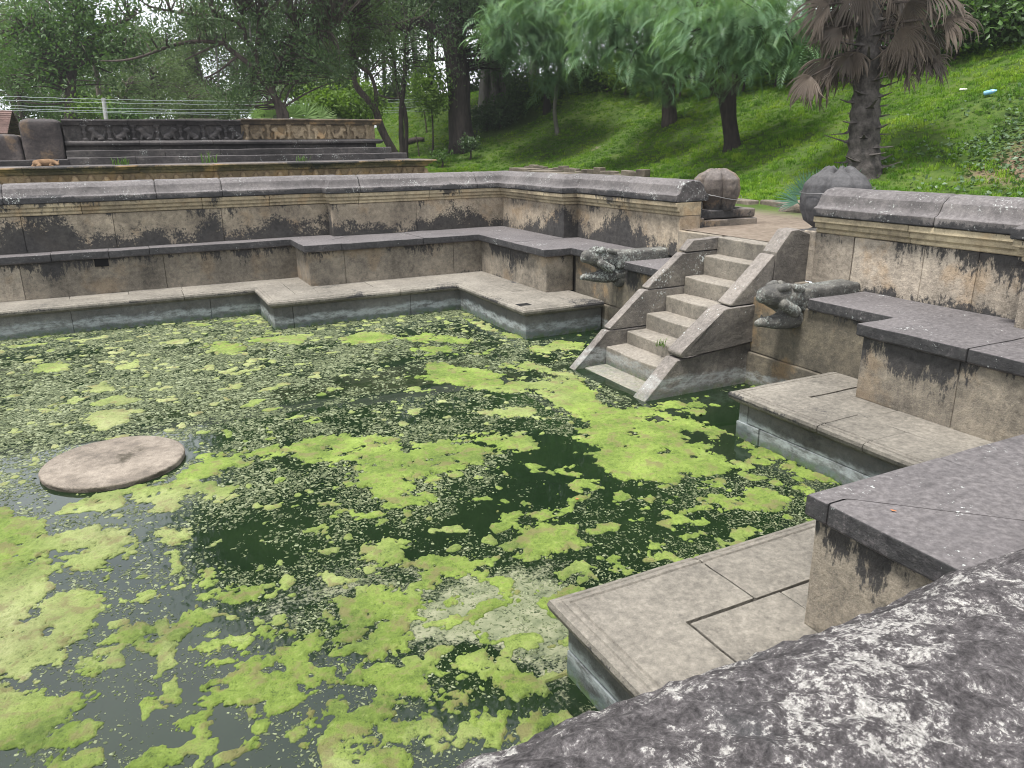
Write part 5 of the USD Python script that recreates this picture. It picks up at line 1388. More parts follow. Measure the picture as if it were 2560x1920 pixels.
def ragged_fan(hub, d, up, R, nseg, spread, droop, r):
    """withered fan: pleats joined for two thirds of their length, then split, curled and hanging"""
    d = np.array(d, float); d /= np.linalg.norm(d)
    up = np.array(up, float); up -= up.dot(d) * d; up /= np.linalg.norm(up)
    sd = np.cross(up, d)
    npt = 9
    V, F = [], []
    wave = r.uniform(0, 6.28); amp = r.uniform(0.1, 0.45)
    for k in range(nseg):
        f = (k + 0.5) / nseg - 0.5
        a = spread * f
        e = d * math.cos(a) + sd * math.sin(a) + up * amp * math.sin(wave + 7 * f)
        e /= np.linalg.norm(e)
        w = -d * math.sin(a) + sd * math.cos(a)
        L = R * r.uniform(0.75, 1.08) * (1 - 0.25 * (2 * f) ** 2)
        split = r.uniform(0.45, 0.75)
        p = np.array(hub, float); g = e.copy(); step = L / (npt - 1)
        dr = droop * r.uniform(0.7, 1.5); tw = r.normal(0, 0.30)
        i0 = len(V)
        for j in range(npt):
            t = j / (npt - 1)
            ww = L * t * spread / nseg * 0.56 if t <= split else L * split * spread / nseg * 0.56 * max(0.04, (1 - t) / (1 - split)) ** 0.8
            ww = max(ww, 0.006)
            V += [p - w * ww, p + up * (ww * 0.75 + 0.004), p + w * ww]
            g = g + np.array([0, 0, -1.0]) * dr * t ** 1.5 * 0.42
            if t > split:
                g = g + w * tw + up * r.normal(0, 0.22)
            g /= np.linalg.norm(g)
            p = p + g * step
        for j in range(npt - 1):
            a0 = i0 + 3 * j
            F += [[a0, a0 + 1, a0 + 4], [a0, a0 + 4, a0 + 3], [a0 + 1, a0 + 2, a0 + 5], [a0 + 1, a0 + 5, a0 + 4]]
    return np.array(V), np.array(F)


def merge(vfs):
    V, F, o = [], [], 0
    for v, f in vfs:
        V.append(v); F.append(np.asarray(f) + o); o += len(v)
    return np.concatenate(V), np.concatenate(F)


# ---- forest prototypes (kept outside the world, copied into it)
def proto_tree(name, h, crown_r, leaf_m, bark_m, seed, leaf, per, ncl, fork=0.45, girth=0.018):
    r = np.random.default_rng(seed)
    p = cls(name)
    rt = girth * h
    tr = np.array([[0, 0, -0.6, rt * 1.5], [0.1, 0, 0.6, rt * 1.1], [0.2 * r.normal(), 0.2 * r.normal(), h * fork, rt * 0.85], [0.5 * r.normal(), 0.5 * r.normal(), h * 0.85, rt * 0.25]])
    s = spline(tr, 18)
    part(p, 'trunk', tube(s[:, :3], s[:, 3], 10, 0.03, seed, 1.2), bark_m, True)
    cents = []
    for k in range(9):
        a = k * 2.4 + r.uniform(0, 1); zz = h * r.uniform(fork * 0.9, 0.95)
        rad = crown_r * r.uniform(0.25, 0.78) * (1.1 - 0.55 * max(0, (zz / h - 0.6)))
        c = np.array([rad * math.cos(a), rad * math.sin(a), zz])
        br = crown_r * r.uniform(0.28, 0.5)
        n = ncl // 9
        d = r.normal(size=(n, 3)); d /= np.linalg.norm(d, axis=1, keepdims=True)
        cents.append(c + d * (br * r.uniform(0.3, 1.0, n) ** 0.5)[:, None] * [1, 1, 0.75])
    cents = np.concatenate(cents)
    lim = branch_to(s, cents[::5], r, 0.05)
    part(p, 'branches', joined(lim), bark_m, True)
    part(p, 'crown', clusters(cents, per, 0.05 * h, leaf, r, seed, 0.5, 0.4), leaf_m, False)
    return p


protos_ = [proto_tree('forest_tree_a', 14, 5.2, l_far, b_mid, 401, 0.30, 26, 330, 0.35),
           proto_tree('forest_tree_b', 17, 5.8, l_dark, b_dark, 402, 0.30, 26, 360, 0.35),
           proto_tree('forest_tree_c', 12, 4.8, l_mid, b_grey, 403, 0.28, 26, 330, 0.25),
           proto_tree('forest_tree_d', 15, 5.5, l_olive, b_mid, 404, 0.28, 26, 330, 0.4)]


def copy_of(k, name, label, cat, x, y, rz, sc, group):
    return thing(name, label, cat, (x, y, float(ground(x, y)) - 0.2), rz, group, None, sc, protos_[k].GetPath())


protos_.append(proto_tree('canopy_tree', 30, 9.5, l_dark, b_grey, 405, 0.42, 24, 1000, 0.52, 0.008))
r = np.random.default_rng(77)
for i, (u, d_, h) in enumerate(((480, 70, 34), (570, 66, 34), (650, 72, 38), (725, 66, 36), (775, 74, 40), (985, 62, 38), (1050, 64, 38), (1090, 74, 42), (1160, 62, 37), (1240, 68, 40), (1330, 62, 37), (1420, 58, 36), (905, 82, 44))):
    c = at(u, 300, dist=d_)
    thing('canopy_tree', 'very tall tree whose crown rises above the top of the photo', 'tree', (c[0], c[1], float(ground(c[0], c[1])) - 0.2), r.uniform(0, 6.28), 'tall canopy trees', None, h / 30, protos_[4].GetPath())
# the forest far behind, left half of the picture: (u, distance, height in m, prototype)
FAR = [(-150, 66, 15, 3), (-40, 78, 13, 0), (40, 72, 12.5, 2), (110, 84, 15, 0), (180, 74, 12, 2), (255, 88, 14, 0), (320, 78, 11.5, 0), (390, 90, 13.5, 0), (450, 76, 11.5, 3), (520, 92, 15, 0), (590, 80, 12.5, 0), (655, 94, 15.5, 1), (720, 82, 13, 0), (780, 96, 17, 0), (840, 84, 14, 3), (900, 92, 17, 1), (-10, 98, 17, 1), (150, 104, 16, 1), (300, 106, 14, 1), (440, 108, 16, 0), (600, 110, 17, 1), (740, 112, 18, 1), (860, 108, 20, 0), (350, 64, 8.0, 0), (480, 62, 7.0, 2), (560, 66, 8.5, 0), (690, 64, 8.5, 3), (60, 60, 8, 0), (150, 58, 6.5, 2), (280, 58, 6.5, 0), (420, 58, 6.0, 3), (-70, 58, 7, 0), (620, 58, 6.0, 0), (730, 60, 7, 2), (800, 66, 9, 0)]
base_h = [14, 17, 12, 15]
for i, (u, d_, h, k) in enumerate(FAR):
    c = at(u, 300, dist=d_)
    copy_of(k, 'forest_tree', 'leafy green tree in the hazy forest far behind the platforms', 'tree', c[0], c[1], r.uniform(0, 6.28), h / base_h[k], 'trees of the far forest')
# woods on and behind the top of the slope
CREST = [(930, 58, 17, 1), (1010, 66, 19, 1), (1085, 60, 16, 1), (1150, 56, 17, 2), (1215, 60, 17, 1), (1275, 54, 16, 1), (1340, 56, 18, 1), (1400, 52, 16, 2), (1460, 50, 17, 1), (1525, 50, 18, 1), (1590, 46, 17, 2), (1650, 44, 17, 1), (1720, 42, 17, 1), (1790, 40, 17, 1), (1860, 38, 16, 2), (1935, 37, 17, 1), (2010, 36, 16, 1), (2090, 35, 17, 2), (2170, 34, 17, 1), (2260, 34, 16, 1), (2380, 33, 16, 1), (1180, 48, 12, 1), (1560, 62, 20, 1), (1820, 52, 20, 1), (2060, 46, 19, 1)]
for i, (u, d_, h, k) in enumerate(CREST):
    c = at(u, 250, dist=d_)
    copy_of(k, 'hill_tree', 'dark dense tree in the wood on top of the grassy slope', 'tree', c[0], c[1], r.uniform(0, 6.28), h / base_h[k], 'trees of the wood on the slope')


def shrub(name, label, u, v, dist, ru, rv, leaf_m, seed, ncl=70, per=26, leaf=0.2, spread=0.4, cat='shrub', group=None, aspect=0.5):
    r = np.random.default_rng(seed)
    c = at(u, v, dist=dist)
    g = float(ground(c[0], c[1]))
    t = thing(name, label, cat, group=group)
    cent = sample_blobs([blob(u, v, dist, ru, rv, ncl)], r)
    sk = np.array([[c[0], c[1], g - 0.1, 0.05], [c[0] + 0.1, c[1], (g + c[2]) / 2, 0.04], [c[0], c[1] + 0.1, c[2], 0.03]])
    st = [tube(spline(sk[:, :3], 8), np.linspace(0.06, 0.03, 8), 6)] + branch_to(spline(sk, 8), cent[::4], r, 0.02)
    part(t, 'stem', joined(st), b_mid, True)
    cent[:, 2] = np.maximum(cent[:, 2], ground(cent[:, 0], cent[:, 1]) + 0.1)
    part(t, 'crown', clusters(cent, per, spread, leaf, r, seed, aspect, 0.35), leaf_m, False)
    return t


# undergrowth along the top of the slope
UG = [(1130, 205, 52, 34, 26, l_dark), (1185, 180, 51, 36, 30, l_lime), (1240, 172, 50, 36, 26, l_lime), (1295, 160, 49, 34, 30, l_mid), (1350, 150, 47, 40, 28, l_lime), (1410, 140, 45, 40, 30, l_mid), (1470, 132, 43, 40, 30, l_dark), (1540, 120, 41, 40, 34, l_lime), (1610, 112, 39, 44, 34, l_dark), (1680, 104, 38, 44, 34, l_mid), (1750, 92, 36, 46, 36, l_mid), (1830, 70, 34, 50, 40, l_dark), (1910, 58, 33, 54, 40, l_mid), (1990, 46, 32, 56, 42, l_dark), (2075, 38, 31, 60, 44, l_dark), (2165, 28, 30, 62, 44, l_mid), (2250, 24, 30, 60, 44, l_dark)]
wordA = ['yellow green', 'leafy green', 'dark']
for i, (u, v, d_, ru, rv, lm) in enumerate(UG):
    shrub('undergrowth_shrub', 'leafy shrub in the dark undergrowth along the top of the grassy slope', u, v, d_, ru, rv, lm, 500 + i, 80, 26, 0.24, 0.42, group='undergrowth along the top of the slope')

# ---- the large tree at the left of the frame
tree('tall_tree', 'tall broad leafy tree rising against the white sky at the top left', 'tree',
     [[root(150, 250, 52, 9)[:4], *limb(52, (152, 200, 8), (158, 130, 7), (165, 60, 5), (170, 0, 3))], limb(52, (156, 140, 5), (110, 90, 4), (60, 60, 2)), limb(52, (160, 110, 5), (220, 70, 4), (280, 40, 2)), limb(52, (158, 150, 4), (210, 120, 3), (290, 110, 2))],
     [blob(55, 50, 52, 62, 26, 46), blob(130, 22, 52, 70, 34, 70), blob(225, 14, 52, 70, 34, 70), blob(90, 105, 52, 75, 34, 64), blob(190, 90, 52, 90, 40, 80), blob(265, 95, 51, 50, 34, 40), blob(60, 160, 53, 80, 40, 55), blob(150, 165, 53, 110, 45, 60), blob(180, -40, 52, 80, 40, 40)],
     b_mid, l_mid, 21, 26, 0.55, 0.26, droop=0.5)
# ---- slender palm with a skirt of dead leaves, in front of it
def palm(name, label, limbs, dist, crown_uv, Rpx, skirt, seed, leaf_m, bark_m, nfan=16):
    t = thing(name, label, 'palm tree')
    r = np.random.default_rng(seed)
    s = spline(np.array(limbs), 20)
    part(t, 'trunk', tube(s[:, :3], s[:, 3], 10, 0.01, seed), bark_m, True)
    top = s[-1, :3]; R = Rpx * dist * 1.06 / PXM
    for k in range(nfan):
        a = k * 2.399; el = r.uniform(-0.5, 1.2)
        d = np.array([math.cos(a) * math.cos(el), math.sin(a) * math.cos(el), math.sin(el)])
        hub = top + d * R * 0.5
        part(t, 'palm_leaf', merge([fan_leaf(hub, d, np.cross(d, [-d[1], d[0], 0.01]), R * 0.62, 16, 3.6, 0.25, r, 1.0, npt=4)]), leaf_m, False)
    for k in range(skirt):
        a = k * 2.399; d = np.array([math.cos(a), math.sin(a), -0.9])
        part(t, 'dead_leaf', merge([fan_leaf(top + [0.25 * math.cos(a), 0.25 * math.sin(a), -R * 0.25], d, [0, 0, 1], R * 0.8, 12, 1.5, 0.9, r, npt=4)]), l_dead, False)
    return t


palm('fan_palm_tree', 'slender pale trunked palm with fan leaves, behind the platform at the left', [root(217, 250, 55, 5), *limb(55, (216, 225, 4.6), (210, 170, 4.2), (203, 120, 4), (199, 85, 3.6))], 55, (199, 70), 34, 8, 31, l_palmyra, b_pale)

# ---- the leaning tree behind the platform
D = 33
tree('leaning_tree', 'crooked tree leaning left behind the platform, long bare branch reaching over the wires', 'tree',
     [[root(612, 262, D, 9), *limb(D, (605, 245, 7), (590, 203, 6), (566, 172, 5.5), (541, 142, 4.8), (509, 117, 4.2), (484, 94, 3.6))],
      limb(D, (484, 94, 3.5), (448, 90, 3.2), (410, 91, 3.0), (357, 103, 2.6), (300, 124, 2.0), (255, 131, 1.6), (217, 131, 1.0)),
      limb(D, (566, 172, 4), (556, 130, 3.6), (550, 110, 3.5), (532, 88, 3.6), (527, 62, 3.4), (495, 40, 2.8), (420, 32, 2.6), (360, 22, 2.2), (332, 17, 1.8), (298, -3, 1.2)),
      limb(D, (618, 262, 6), (604, 222, 5), (592, 203, 4.6), (592, 160, 4), (612, 110, 3.2), (640, 60, 2.5)),
      limb(D, (553, 112, 2.5), (555, 75, 2), (557, 42, 1.4)), limb(D, (527, 62, 2.4), (523, 45, 2), (521, 30, 1.2)),
      limb(D, (515, 120, 2.4), (490, 140, 2), (470, 155, 1.6), (440, 168, 1.0)), limb(D, (610, 115, 3), (660, 80, 2.5), (720, 60, 1.6)), limb(D, (484, 92, 2.2), (440, 110, 1.8), (400, 130, 1.0))],
     [blob(400, 26, D, 66, 22, 40), blob(470, 32, D, 56, 26, 40), blob(545, 30, D, 50, 24, 26), blob(630, 45, D, 70, 34, 66), blob(700, 36, D, 56, 28, 44), blob(590, 115, D, 56, 36, 50), blob(660, 110, D, 66, 38, 60), blob(555, 168, D, 46, 26, 36), blob(640, 160, D, 50, 24, 34), blob(512, 205, D, 36, 32, 34), blob(715, 150, D, 40, 30, 30), blob(340, 85, D, 50, 30, 22), blob(440, 70, D, 50, 20, 16), blob(600, -40, D, 110, 34, 60), blob(420, -30, D, 80, 26, 30), blob(620, -150, D, 150, 60, 110), blob(660, -290, D, 150, 70, 110), blob(540, -240, D, 120, 70, 70), blob(620, -420, D, 160, 80, 110), blob(500, -360, D, 110, 70, 50)],
     b_mid, l_dark, 41, 24, 0.36, 0.17, droop=0.8, twigs=0.55, twig_r=0.02, aspect=0.34)
D = 36
tree('leaning_tree', 'dark tree leaning left at the right end of the platform, with a broken stub', 'tree',
     [[root(853, 336, D, 9), *limb(D, (849, 326, 8), (821, 270, 7), (811, 237, 6.5), (784, 205, 6), (766, 172, 4.5), (768, 162, 2.5))],
      limb(D, (811, 237, 4.5), (812, 200, 4), (806, 175, 3.6), (791, 152, 3.6), (783, 150, 3.4), (774, 138, 3), (766, 124, 2.6), (760, 90, 2.2), (752, 50, 1.6)),
      limb(D, (808, 190, 2.2), (820, 205, 2), (845, 212, 1.6), (866, 210, 1.0))],
     [blob(808, 226, D, 15, 16, 16), blob(770, 100, D, 50, 34, 44), blob(735, 130, D, 46, 34, 40), blob(800, 70, D, 46, 34, 36), blob(780, 20, D, 60, 30, 40), blob(845, 150, D, 26, 30, 14), blob(770, -30, D, 90, 40, 50), blob(770, -140, D, 130, 70, 110), blob(800, -290, D, 120, 70, 110), blob(780, -430, D, 120, 70, 90)],
     b_mid, l_olive, 43, 24, 0.34, 0.17, droop=0.8, twig_r=0.02, aspect=0.34)
D = 42
tree('twin_stem_tree', 'thin tree with twin dark stems between the leaning tree and the huge trunk', 'tree',
     [[root(868, 298, D, 6), *limb(D, (867, 285, 5), (868, 222, 4.5), (874, 160, 4), (875, 122, 3), (880, 70, 2))], [root(880, 296, D, 5), *limb(D, (878, 280, 4), (872, 230, 3.6), (860, 195, 3), (855, 160, 2.6), (846, 110, 2))]],
     [blob(875, 95, D, 50, 34, 40), blob(840, 110, D, 36, 30, 26), blob(905, 130, D, 30, 30, 20), blob(860, 180, D, 26, 24, 10), blob(860, 30, D, 60, 34, 40)],
     b_dark, l_dark, 45, 24, 0.38, 0.18, droop=0.7, twig_r=0.02, aspect=0.36)
# ---- the huge trunk
D = 46
tree('huge_tree', 'huge old tree with a thick dark trunk, crown cut by the top of the photo', 'tree',
     [[root(1002, 333, D, 34), *limb(D, (1000, 318, 28), (996, 285, 23), (992, 230, 21.5), (990, 175, 21), (983, 120, 20), (978, 80, 19), (985, 20, 16), (1000, -60, 12), (1010, -130, 9), (1000, -300, 6), (990, -480, 3))],
      limb(D, (975, 95, 13), (955, 76, 11), (929, 56, 9), (905, 46, 8), (884, 45, 8), (864, 52, 7), (849, 62, 6), (838, 72, 5), (829, 80, 3)),
      limb(D, (866, 52, 5), (840, 50, 4.5), (816, 44, 4), (790, 36, 3.4), (770, 28, 2.4), (740, 24, 1.4)),
      limb(D, (846, 62, 3.4), (838, 50, 3), (800, 66, 2.6), (770, 75, 2.2), (740, 90, 1.4)), limb(D, (895, 46, 4), (870, 25, 3), (830, 10, 2)),
      limb(D, (995, 60, 10), (1040, 10, 8), (1090, -50, 5)), limb(D, (990, 20, 9), (950, -40, 7), (900, -80, 4)), limb(D, (978, 130, 4), (950, 128, 3), (925, 134, 2.2), (905, 138, 1.4))],
     [blob(1020, 50, D - 1, 60, 60, 100), blob(1075, 60, D - 1, 56, 60, 90), blob(1110, 20, D, 56, 40, 60), blob(1010, 5, D - 1, 60, 30, 60), blob(930, 8, D, 66, 24, 50), blob(870, 16, D, 50, 22, 40), blob(800, 18, D, 50, 24, 44), blob(760, 50, D, 40, 24, 30), blob(955, 105, D - 1.5, 22, 22, 16), blob(1070, 135, D + 1, 44, 30, 36), blob(960, 165, D - 1.5, 12, 26, 10), blob(1000, -60, D, 160, 60, 160), blob(860, -50, D, 100, 40, 70), blob(1000, -160, D, 150, 70, 130), blob(900, -260, D, 200, 90, 260), blob(1010, -390, D, 220, 100, 280), blob(860, -520, D, 200, 100, 220), blob(1040, -600, D, 200, 100, 200)],
     b_big, l_dark, 47, 28, 0.5, 0.21, droop=0.9, trunk_amp=0.09, twigs=0.4, twig_r=0.03, aspect=0.3, bark_sides=28)
shrub('shrub', 'dark small shrub growing against the foot of the huge trunk', 1013, 312, 43.5, 15, 12, l_dark, 601, 30, 24, 0.16, 0.18)
shrub('shrub', 'low leafy plant left of the foot of the huge trunk', 952, 336, 42, 16, 7, l_mid, 602, 16, 20, 0.18, 0.18)
D = 50
t = tree('buttress_tree', 'grey fluted trunk of a big tree behind the huge dark trunk', 'tree',
     [[root(1062, 235, D, 30), *limb(D, (1062, 215, 26), (1060, 180, 21), (1058, 140, 17), (1056, 80, 14), (1060, -40, 10))],
      limb(D - 0.6, (1097, 238, 5), (1086, 190, 6), (1074, 140, 6), (1066, 90, 4)), limb(D - 0.8, (1048, 236, 6), (1048, 190, 6), (1052, 140, 6), (1054, 100, 4)), limb(D - 0.9, (1072, 236, 6), (1068, 190, 6), (1062, 140, 5))],
     [blob(1060, 60, D, 70, 50, 60), blob(1090, 110, D - 2, 30, 20, 20), blob(1060, -60, D, 120, 60, 90)], b_grey, l_dark, 49, 26, 0.55, 0.23, trunk_amp=0.08)
for i, (u, v, d_, ru, rv, lm, lab) in enumerate(((1048, 255, 48, 26, 24, l_dark, 'dark bushy shrub hiding the foot of the grey fluted trunk'), (1078, 240, 47.5, 26, 26, l_dark, 'dark shrub right of the grey fluted trunk'), (1110, 225, 49, 26, 26, l_mid, 'green shrub on the slope right of the fluted trunk'),
        (840, 225, 70, 44, 40, l_far, 'hazy green bush far behind the leaning stem at the platform end'), (880, 190, 66, 50, 50, l_far, 'hazy green bush far behind the twin stems'), (1040, 170, 62, 60, 60, l_mid, 'tall leafy bush behind the grey fluted trunk'), (1115, 150, 60, 50, 50, l_mid, 'tall leafy bush right of the grey fluted trunk'),
        (928, 190, 45.5, 34, 50, l_lime, 'tall glossy leaved shrub left of the huge trunk'), (905, 235, 56, 36, 30, l_far, 'pale green shrub behind the twin stems'),
        (700, 225, 40, 40, 24, l_lime, 'light green bush behind the carved platform'), (760, 232, 41, 44, 24, l_lime, 'bright green bush left of the leaning tree at the platform end'), (790, 205, 42, 20, 20, l_lime, 'yellow green bush behind the broken leaning stem'), (655, 190, 44, 44, 24, l_olive, 'olive yellow tree top behind the fan palm'), (735, 180, 45, 30, 16, l_olive, 'olive green bush in the middle distance above the light green bushes'),
        (500, 236, 58, 50, 24, l_far, 'hazy bush far behind the carved platform, left of the leaning tree'), (420, 240, 60, 50, 22, l_far, 'hazy bush far behind the dark left half of the platform'), (195, 232, 50, 26, 16, l_lime, 'light green bush in front of the pale utility pole'), (262, 250, 48, 26, 10, l_mid, 'low green bush right of the utility pole'))):
    shrub('shrub', lab, u, v, d_, ru, rv, lm, 620 + i, int(24 + ru * rv / 16), 26, 0.22, 0.36)
# fan palm clump behind the platform
t = thing('fan_palm_clump', 'clump of light green fan palm leaves behind the middle of the platform', 'palm')
r = np.random.default_rng(71)
D = 37
for i, (u, v, R, ax, az) in enumerate(((588, 252, 40, -0.7, 0.9), (575, 256, 34, -1.0, 0.35), (606, 250, 34, 0.2, 1.0), (632, 252, 36, 0.6, 0.9), (660, 254, 40, 0.9, 0.5), (690, 258, 36, 0.9, 0.25), (645, 248, 30, -0.2, 1.0), (560, 258, 26, -1, 0.1))):
    hub = at(u, v, dist=D + 0.3 * i)
    fwd = (hub - CAM) * [1, 1, 0]; fwd /= np.linalg.norm(fwd); sd = np.array([fwd[1], -fwd[0], 0])
    d = sd * ax + np.array([0, 0, az]) - fwd * 0.15
    part(t, 'palm_leaf', fan_leaf(hub, d, -fwd + [0, 0, 0.2], R * D * 1.06 / PXM, 26, 3.0, 0.22, r, 0.8), l_fan, False)
    g = float(ground(hub[0], hub[1]))
    part(t, 'leaf_stalk', tube(spline([[hub[0] + 0.1, hub[1] + 0.4, g - 0.1], [hub[0], hub[1] + 0.15, (g + hub[2]) / 2], hub], 8), 0.02, 5), l_fan, True)

# ---- feathery trees on the slope
FEA = (9, 0.62, 9, 0.026)
D = 44
tree('feathery_sapling', 'thin stemmed young tree with drooping feathery leaves on the slope', 'tree',
     [[root(1203, 287, D, 5), *limb(D, (1203, 282, 4.4), (1198, 240, 3.6), (1204, 178, 3.4), (1208, 120, 3), (1200, 60, 2.2), (1190, 10, 1.6))]],
     [blob(1190, 150, D - 2, 26, 40, 22), blob(1150, 85, D - 3, 70, 40, 52), blob(1215, 75, D - 3, 60, 50, 46), blob(1090, 60, D - 3, 60, 40, 40), blob(1170, 10, D - 3, 110, 30, 60), blob(1180, -60, D - 2, 110, 50, 40)],
     b_grey, l_feather, 51, feather=(7, 1.0, 10, 0.021), twigs=0.25, twig_r=0.015)
D = 39
tree('feathery_tree', 'feathery leaved tree with a rough brown trunk in the middle of the slope', 'tree',
     [[root(1447, 258, D, 17), *limb(D, (1446, 250, 14.5), (1445, 215, 13), (1443, 175, 12.5), (1441, 120, 12), (1438, 60, 10), (1425, -10, 8), (1420, -90, 5))], limb(D, (1440, 70, 6), (1390, 30, 4), (1330, 10, 2.5)), limb(D, (1438, 40, 5), (1480, 0, 4), (1530, -30, 2)), limb(D, (1455, 175, 3.5), (1462, 155, 2), (1466, 140, 1))],
     [blob(1330, 60, D - 6, 64, 44, 38), blob(1390, 95, D - 7, 56, 36, 30), blob(1300, 20, D - 6, 70, 30, 34), blob(1390, 20, D - 7, 70, 34, 36), blob(1455, 60, D - 7, 50, 44, 26), blob(1380, 145, D - 7, 40, 24, 10), blob(1440, 185, D - 2, 20, 26, 6), blob(1270, 90, D - 5, 30, 30, 12), blob(1400, -60, D - 4, 150, 60, 44), blob(1420, -140, D - 2, 120, 50, 30)],
     b_mid, l_feather, 53, feather=(7, 0.9, 10, 0.021), twigs=0.25, twig_r=0.015, trunk_amp=0.05)
D = 30
tree('forked_tree', 'dark forked tree with feathery leaves on the slope above the brown lotus stone', 'tree',
     [[root(1583, 327, D, 24), *limb(D, (1582, 318, 17), (1578, 285, 14.5), (1574, 245, 14), (1571, 216, 16), (1568, 195, 14), (1563, 170, 9), (1559, 144, 8), (1561, 110, 7), (1551, 82, 6), (1548, 30, 5), (1560, -40, 3))],
      limb(D, (1566, 214, 9), (1552, 194, 10), (1536, 182, 9.5), (1518, 172, 9), (1511, 160, 8.5), (1514, 142, 8), (1520, 122, 7.5), (1523, 108, 6), (1515, 70, 4), (1500, 20, 3)),
      limb(D, (1577, 214, 10), (1586, 190, 9), (1596, 164, 9), (1607, 142, 8.5), (1621, 112, 7.5), (1642, 80, 6), (1668, 40, 4), (1700, 0, 2.5)),
      limb(D, (1562, 115, 4.5), (1572, 102, 4), (1582, 84, 3.5), (1584, 62, 2.5))],
     [blob(1500, 70, D - 4, 54, 46, 26), blob(1560, 50, D - 4, 50, 40, 24), blob(1480, 125, D - 4, 40, 30, 14), blob(1620, 65, D - 4, 54, 40, 28), blob(1680, 60, D - 3, 60, 46, 34), blob(1720, 105, D - 3, 46, 34, 18), blob(1640, 110, D - 4, 40, 26, 14), blob(1565, 160, D - 1.5, 22, 20, 7), blob(1560, 5, D - 4, 90, 26, 32), blob(1690, 0, D - 3, 80, 30, 32), blob(1540, -50, D - 2, 140, 50, 40), blob(1700, -60, D - 2, 90, 40, 26), blob(1600, -130, D, 130, 50, 30)],
     b_dark, l_feather, 55, feather=(7, 0.72, 10, 0.021), twigs=0.3, twig_r=0.014, trunk_amp=0.035)
D = 49
tree('slope_tree', 'brown trunk standing at the upper edge of the slope, left of the feathery tree', 'tree',
     [[root(1308, 195, D, 12), *limb(D, (1308, 190, 10), (1312, 150, 9), (1318, 105, 8), (1322, 40, 6), (1325, -40, 4))]],
     [blob(1325, 20, D, 60, 40, 50), blob(1320, -50, D, 90, 50, 60)], b_mid, l_mid, 57, 26, 0.5, 0.22)
D = 52
tree('slope_tree', 'thin dark trunk in the undergrowth above the thin feathery sapling', 'tree',
     [[root(1237, 186, D, 7), *limb(D, (1237, 180, 5.5), (1236, 140, 5), (1235, 95, 4.5), (1232, 20, 3))]], [blob(1235, 20, D, 50, 40, 40)], b_dark, l_dark, 58, 26, 0.5, 0.22)

# ---- the palmyra palm with its skirt of dead fronds
t = thing('dead_fronded_palm', 'stout palm with spiky stubs and a skirt of withered grey fronds at the right', 'palm tree')
D = 21.5
pl = [root(1868, 392, D, 34), *limb(D, (1866, 372, 31), (1866, 330, 27), (1868, 260, 25), (1872, 190, 22), (1876, 120, 20), (1880, 60, 19), (1884, -20, 18), (1888, -110, 17), (1890, -170, 14))]
s = spline(np.array(pl), 60)
part(t, 'trunk', tube(s[:, :3], s[:, 3] * (1 + 0.07 * np.sin(np.arange(60) * 1.9)), 20, 0.035, 5, 3.0), b_palm, True)
r = np.random.default_rng(90)
fwdp = s[10, :3] - CAM; fwdp[2] = 0; fwdp /= np.linalg.norm(fwdp); sdp = np.array([fwdp[1], -fwdp[0], 0])
TV = np.linspace(0.05, 0.66, 46)
for k, tt_ in enumerate(TV):
    i = int(tt_ * 59); c = s[i, :3]; rad = s[i, 3]
    a = k * 2.399 + r.normal(0, 0.2)
    d = np.array([math.cos(a), math.sin(a), r.normal(0.02, 0.12)])
    L = rad + r.uniform(0.22, 0.62)
    tip = c + d * L + [0, 0, 0.04]
    w = np.array([-math.sin(a), math.cos(a), 0])
    b0 = c + d * rad * 0.82; m0 = c + d * (rad + 0.10) - [0, 0, 0.02]
    hw0, hw1 = 0.14, 0.045
    V = np.array([b0 - w * hw0 - [0, 0, 0.05], b0 + w * hw0 - [0, 0, 0.05], b0 + [0, 0, 0.07], m0 - w * hw1 - [0, 0, 0.015], m0 + w * hw1 - [0, 0, 0.015], m0 + [0, 0, 0.028], tip - w * 0.016, tip + w * 0.016, tip + [0, 0, 0.015]])
    F = [[0, 1, 4], [0, 4, 3], [1, 2, 5], [1, 5, 4], [2, 0, 3], [2, 3, 5], [3, 4, 7], [3, 7, 6], [4, 5, 8], [4, 8, 7], [5, 3, 6], [5, 6, 8], [6, 7, 8]]
    part(t, 'leaf_stub', (V, np.array(F)), b_palm, False)


def dead_frond(u0, v0, u1, v1, R, ax, az, dd=0.0, tow=0.35, nseg=34, spread=2.0, droop=1.9, curl=1.0):
    """stalk from the trunk (u0, v0) to the hub (u1, v1); the fan opens along (ax sideways, az up)"""
    a = at(u0, v0, dist=D); hub = at(u1, v1, dist=D - tow + dd)
    d = sdp * ax + np.array([0, 0, az]) - fwdp * 0.25
    n = ragged_fan(hub, d, np.array([0, 0, 1.0]) * 0.6 - fwdp * 0.8 + sdp * r.normal(0, 0.5), R * 0.92 * D * 1.06 / PXM, 24, r.uniform(1.7, 2.9), droop * r.uniform(0.6, 1.2), r)
    p = part(t, 'dead_frond', n, l_dead, False)
    part(p, 'stalk', tube(spline([a, (a + hub) / 2 + [0, 0, 0.05], hub], 7), np.linspace(0.035, 0.018, 7), 6), b_mid, True)


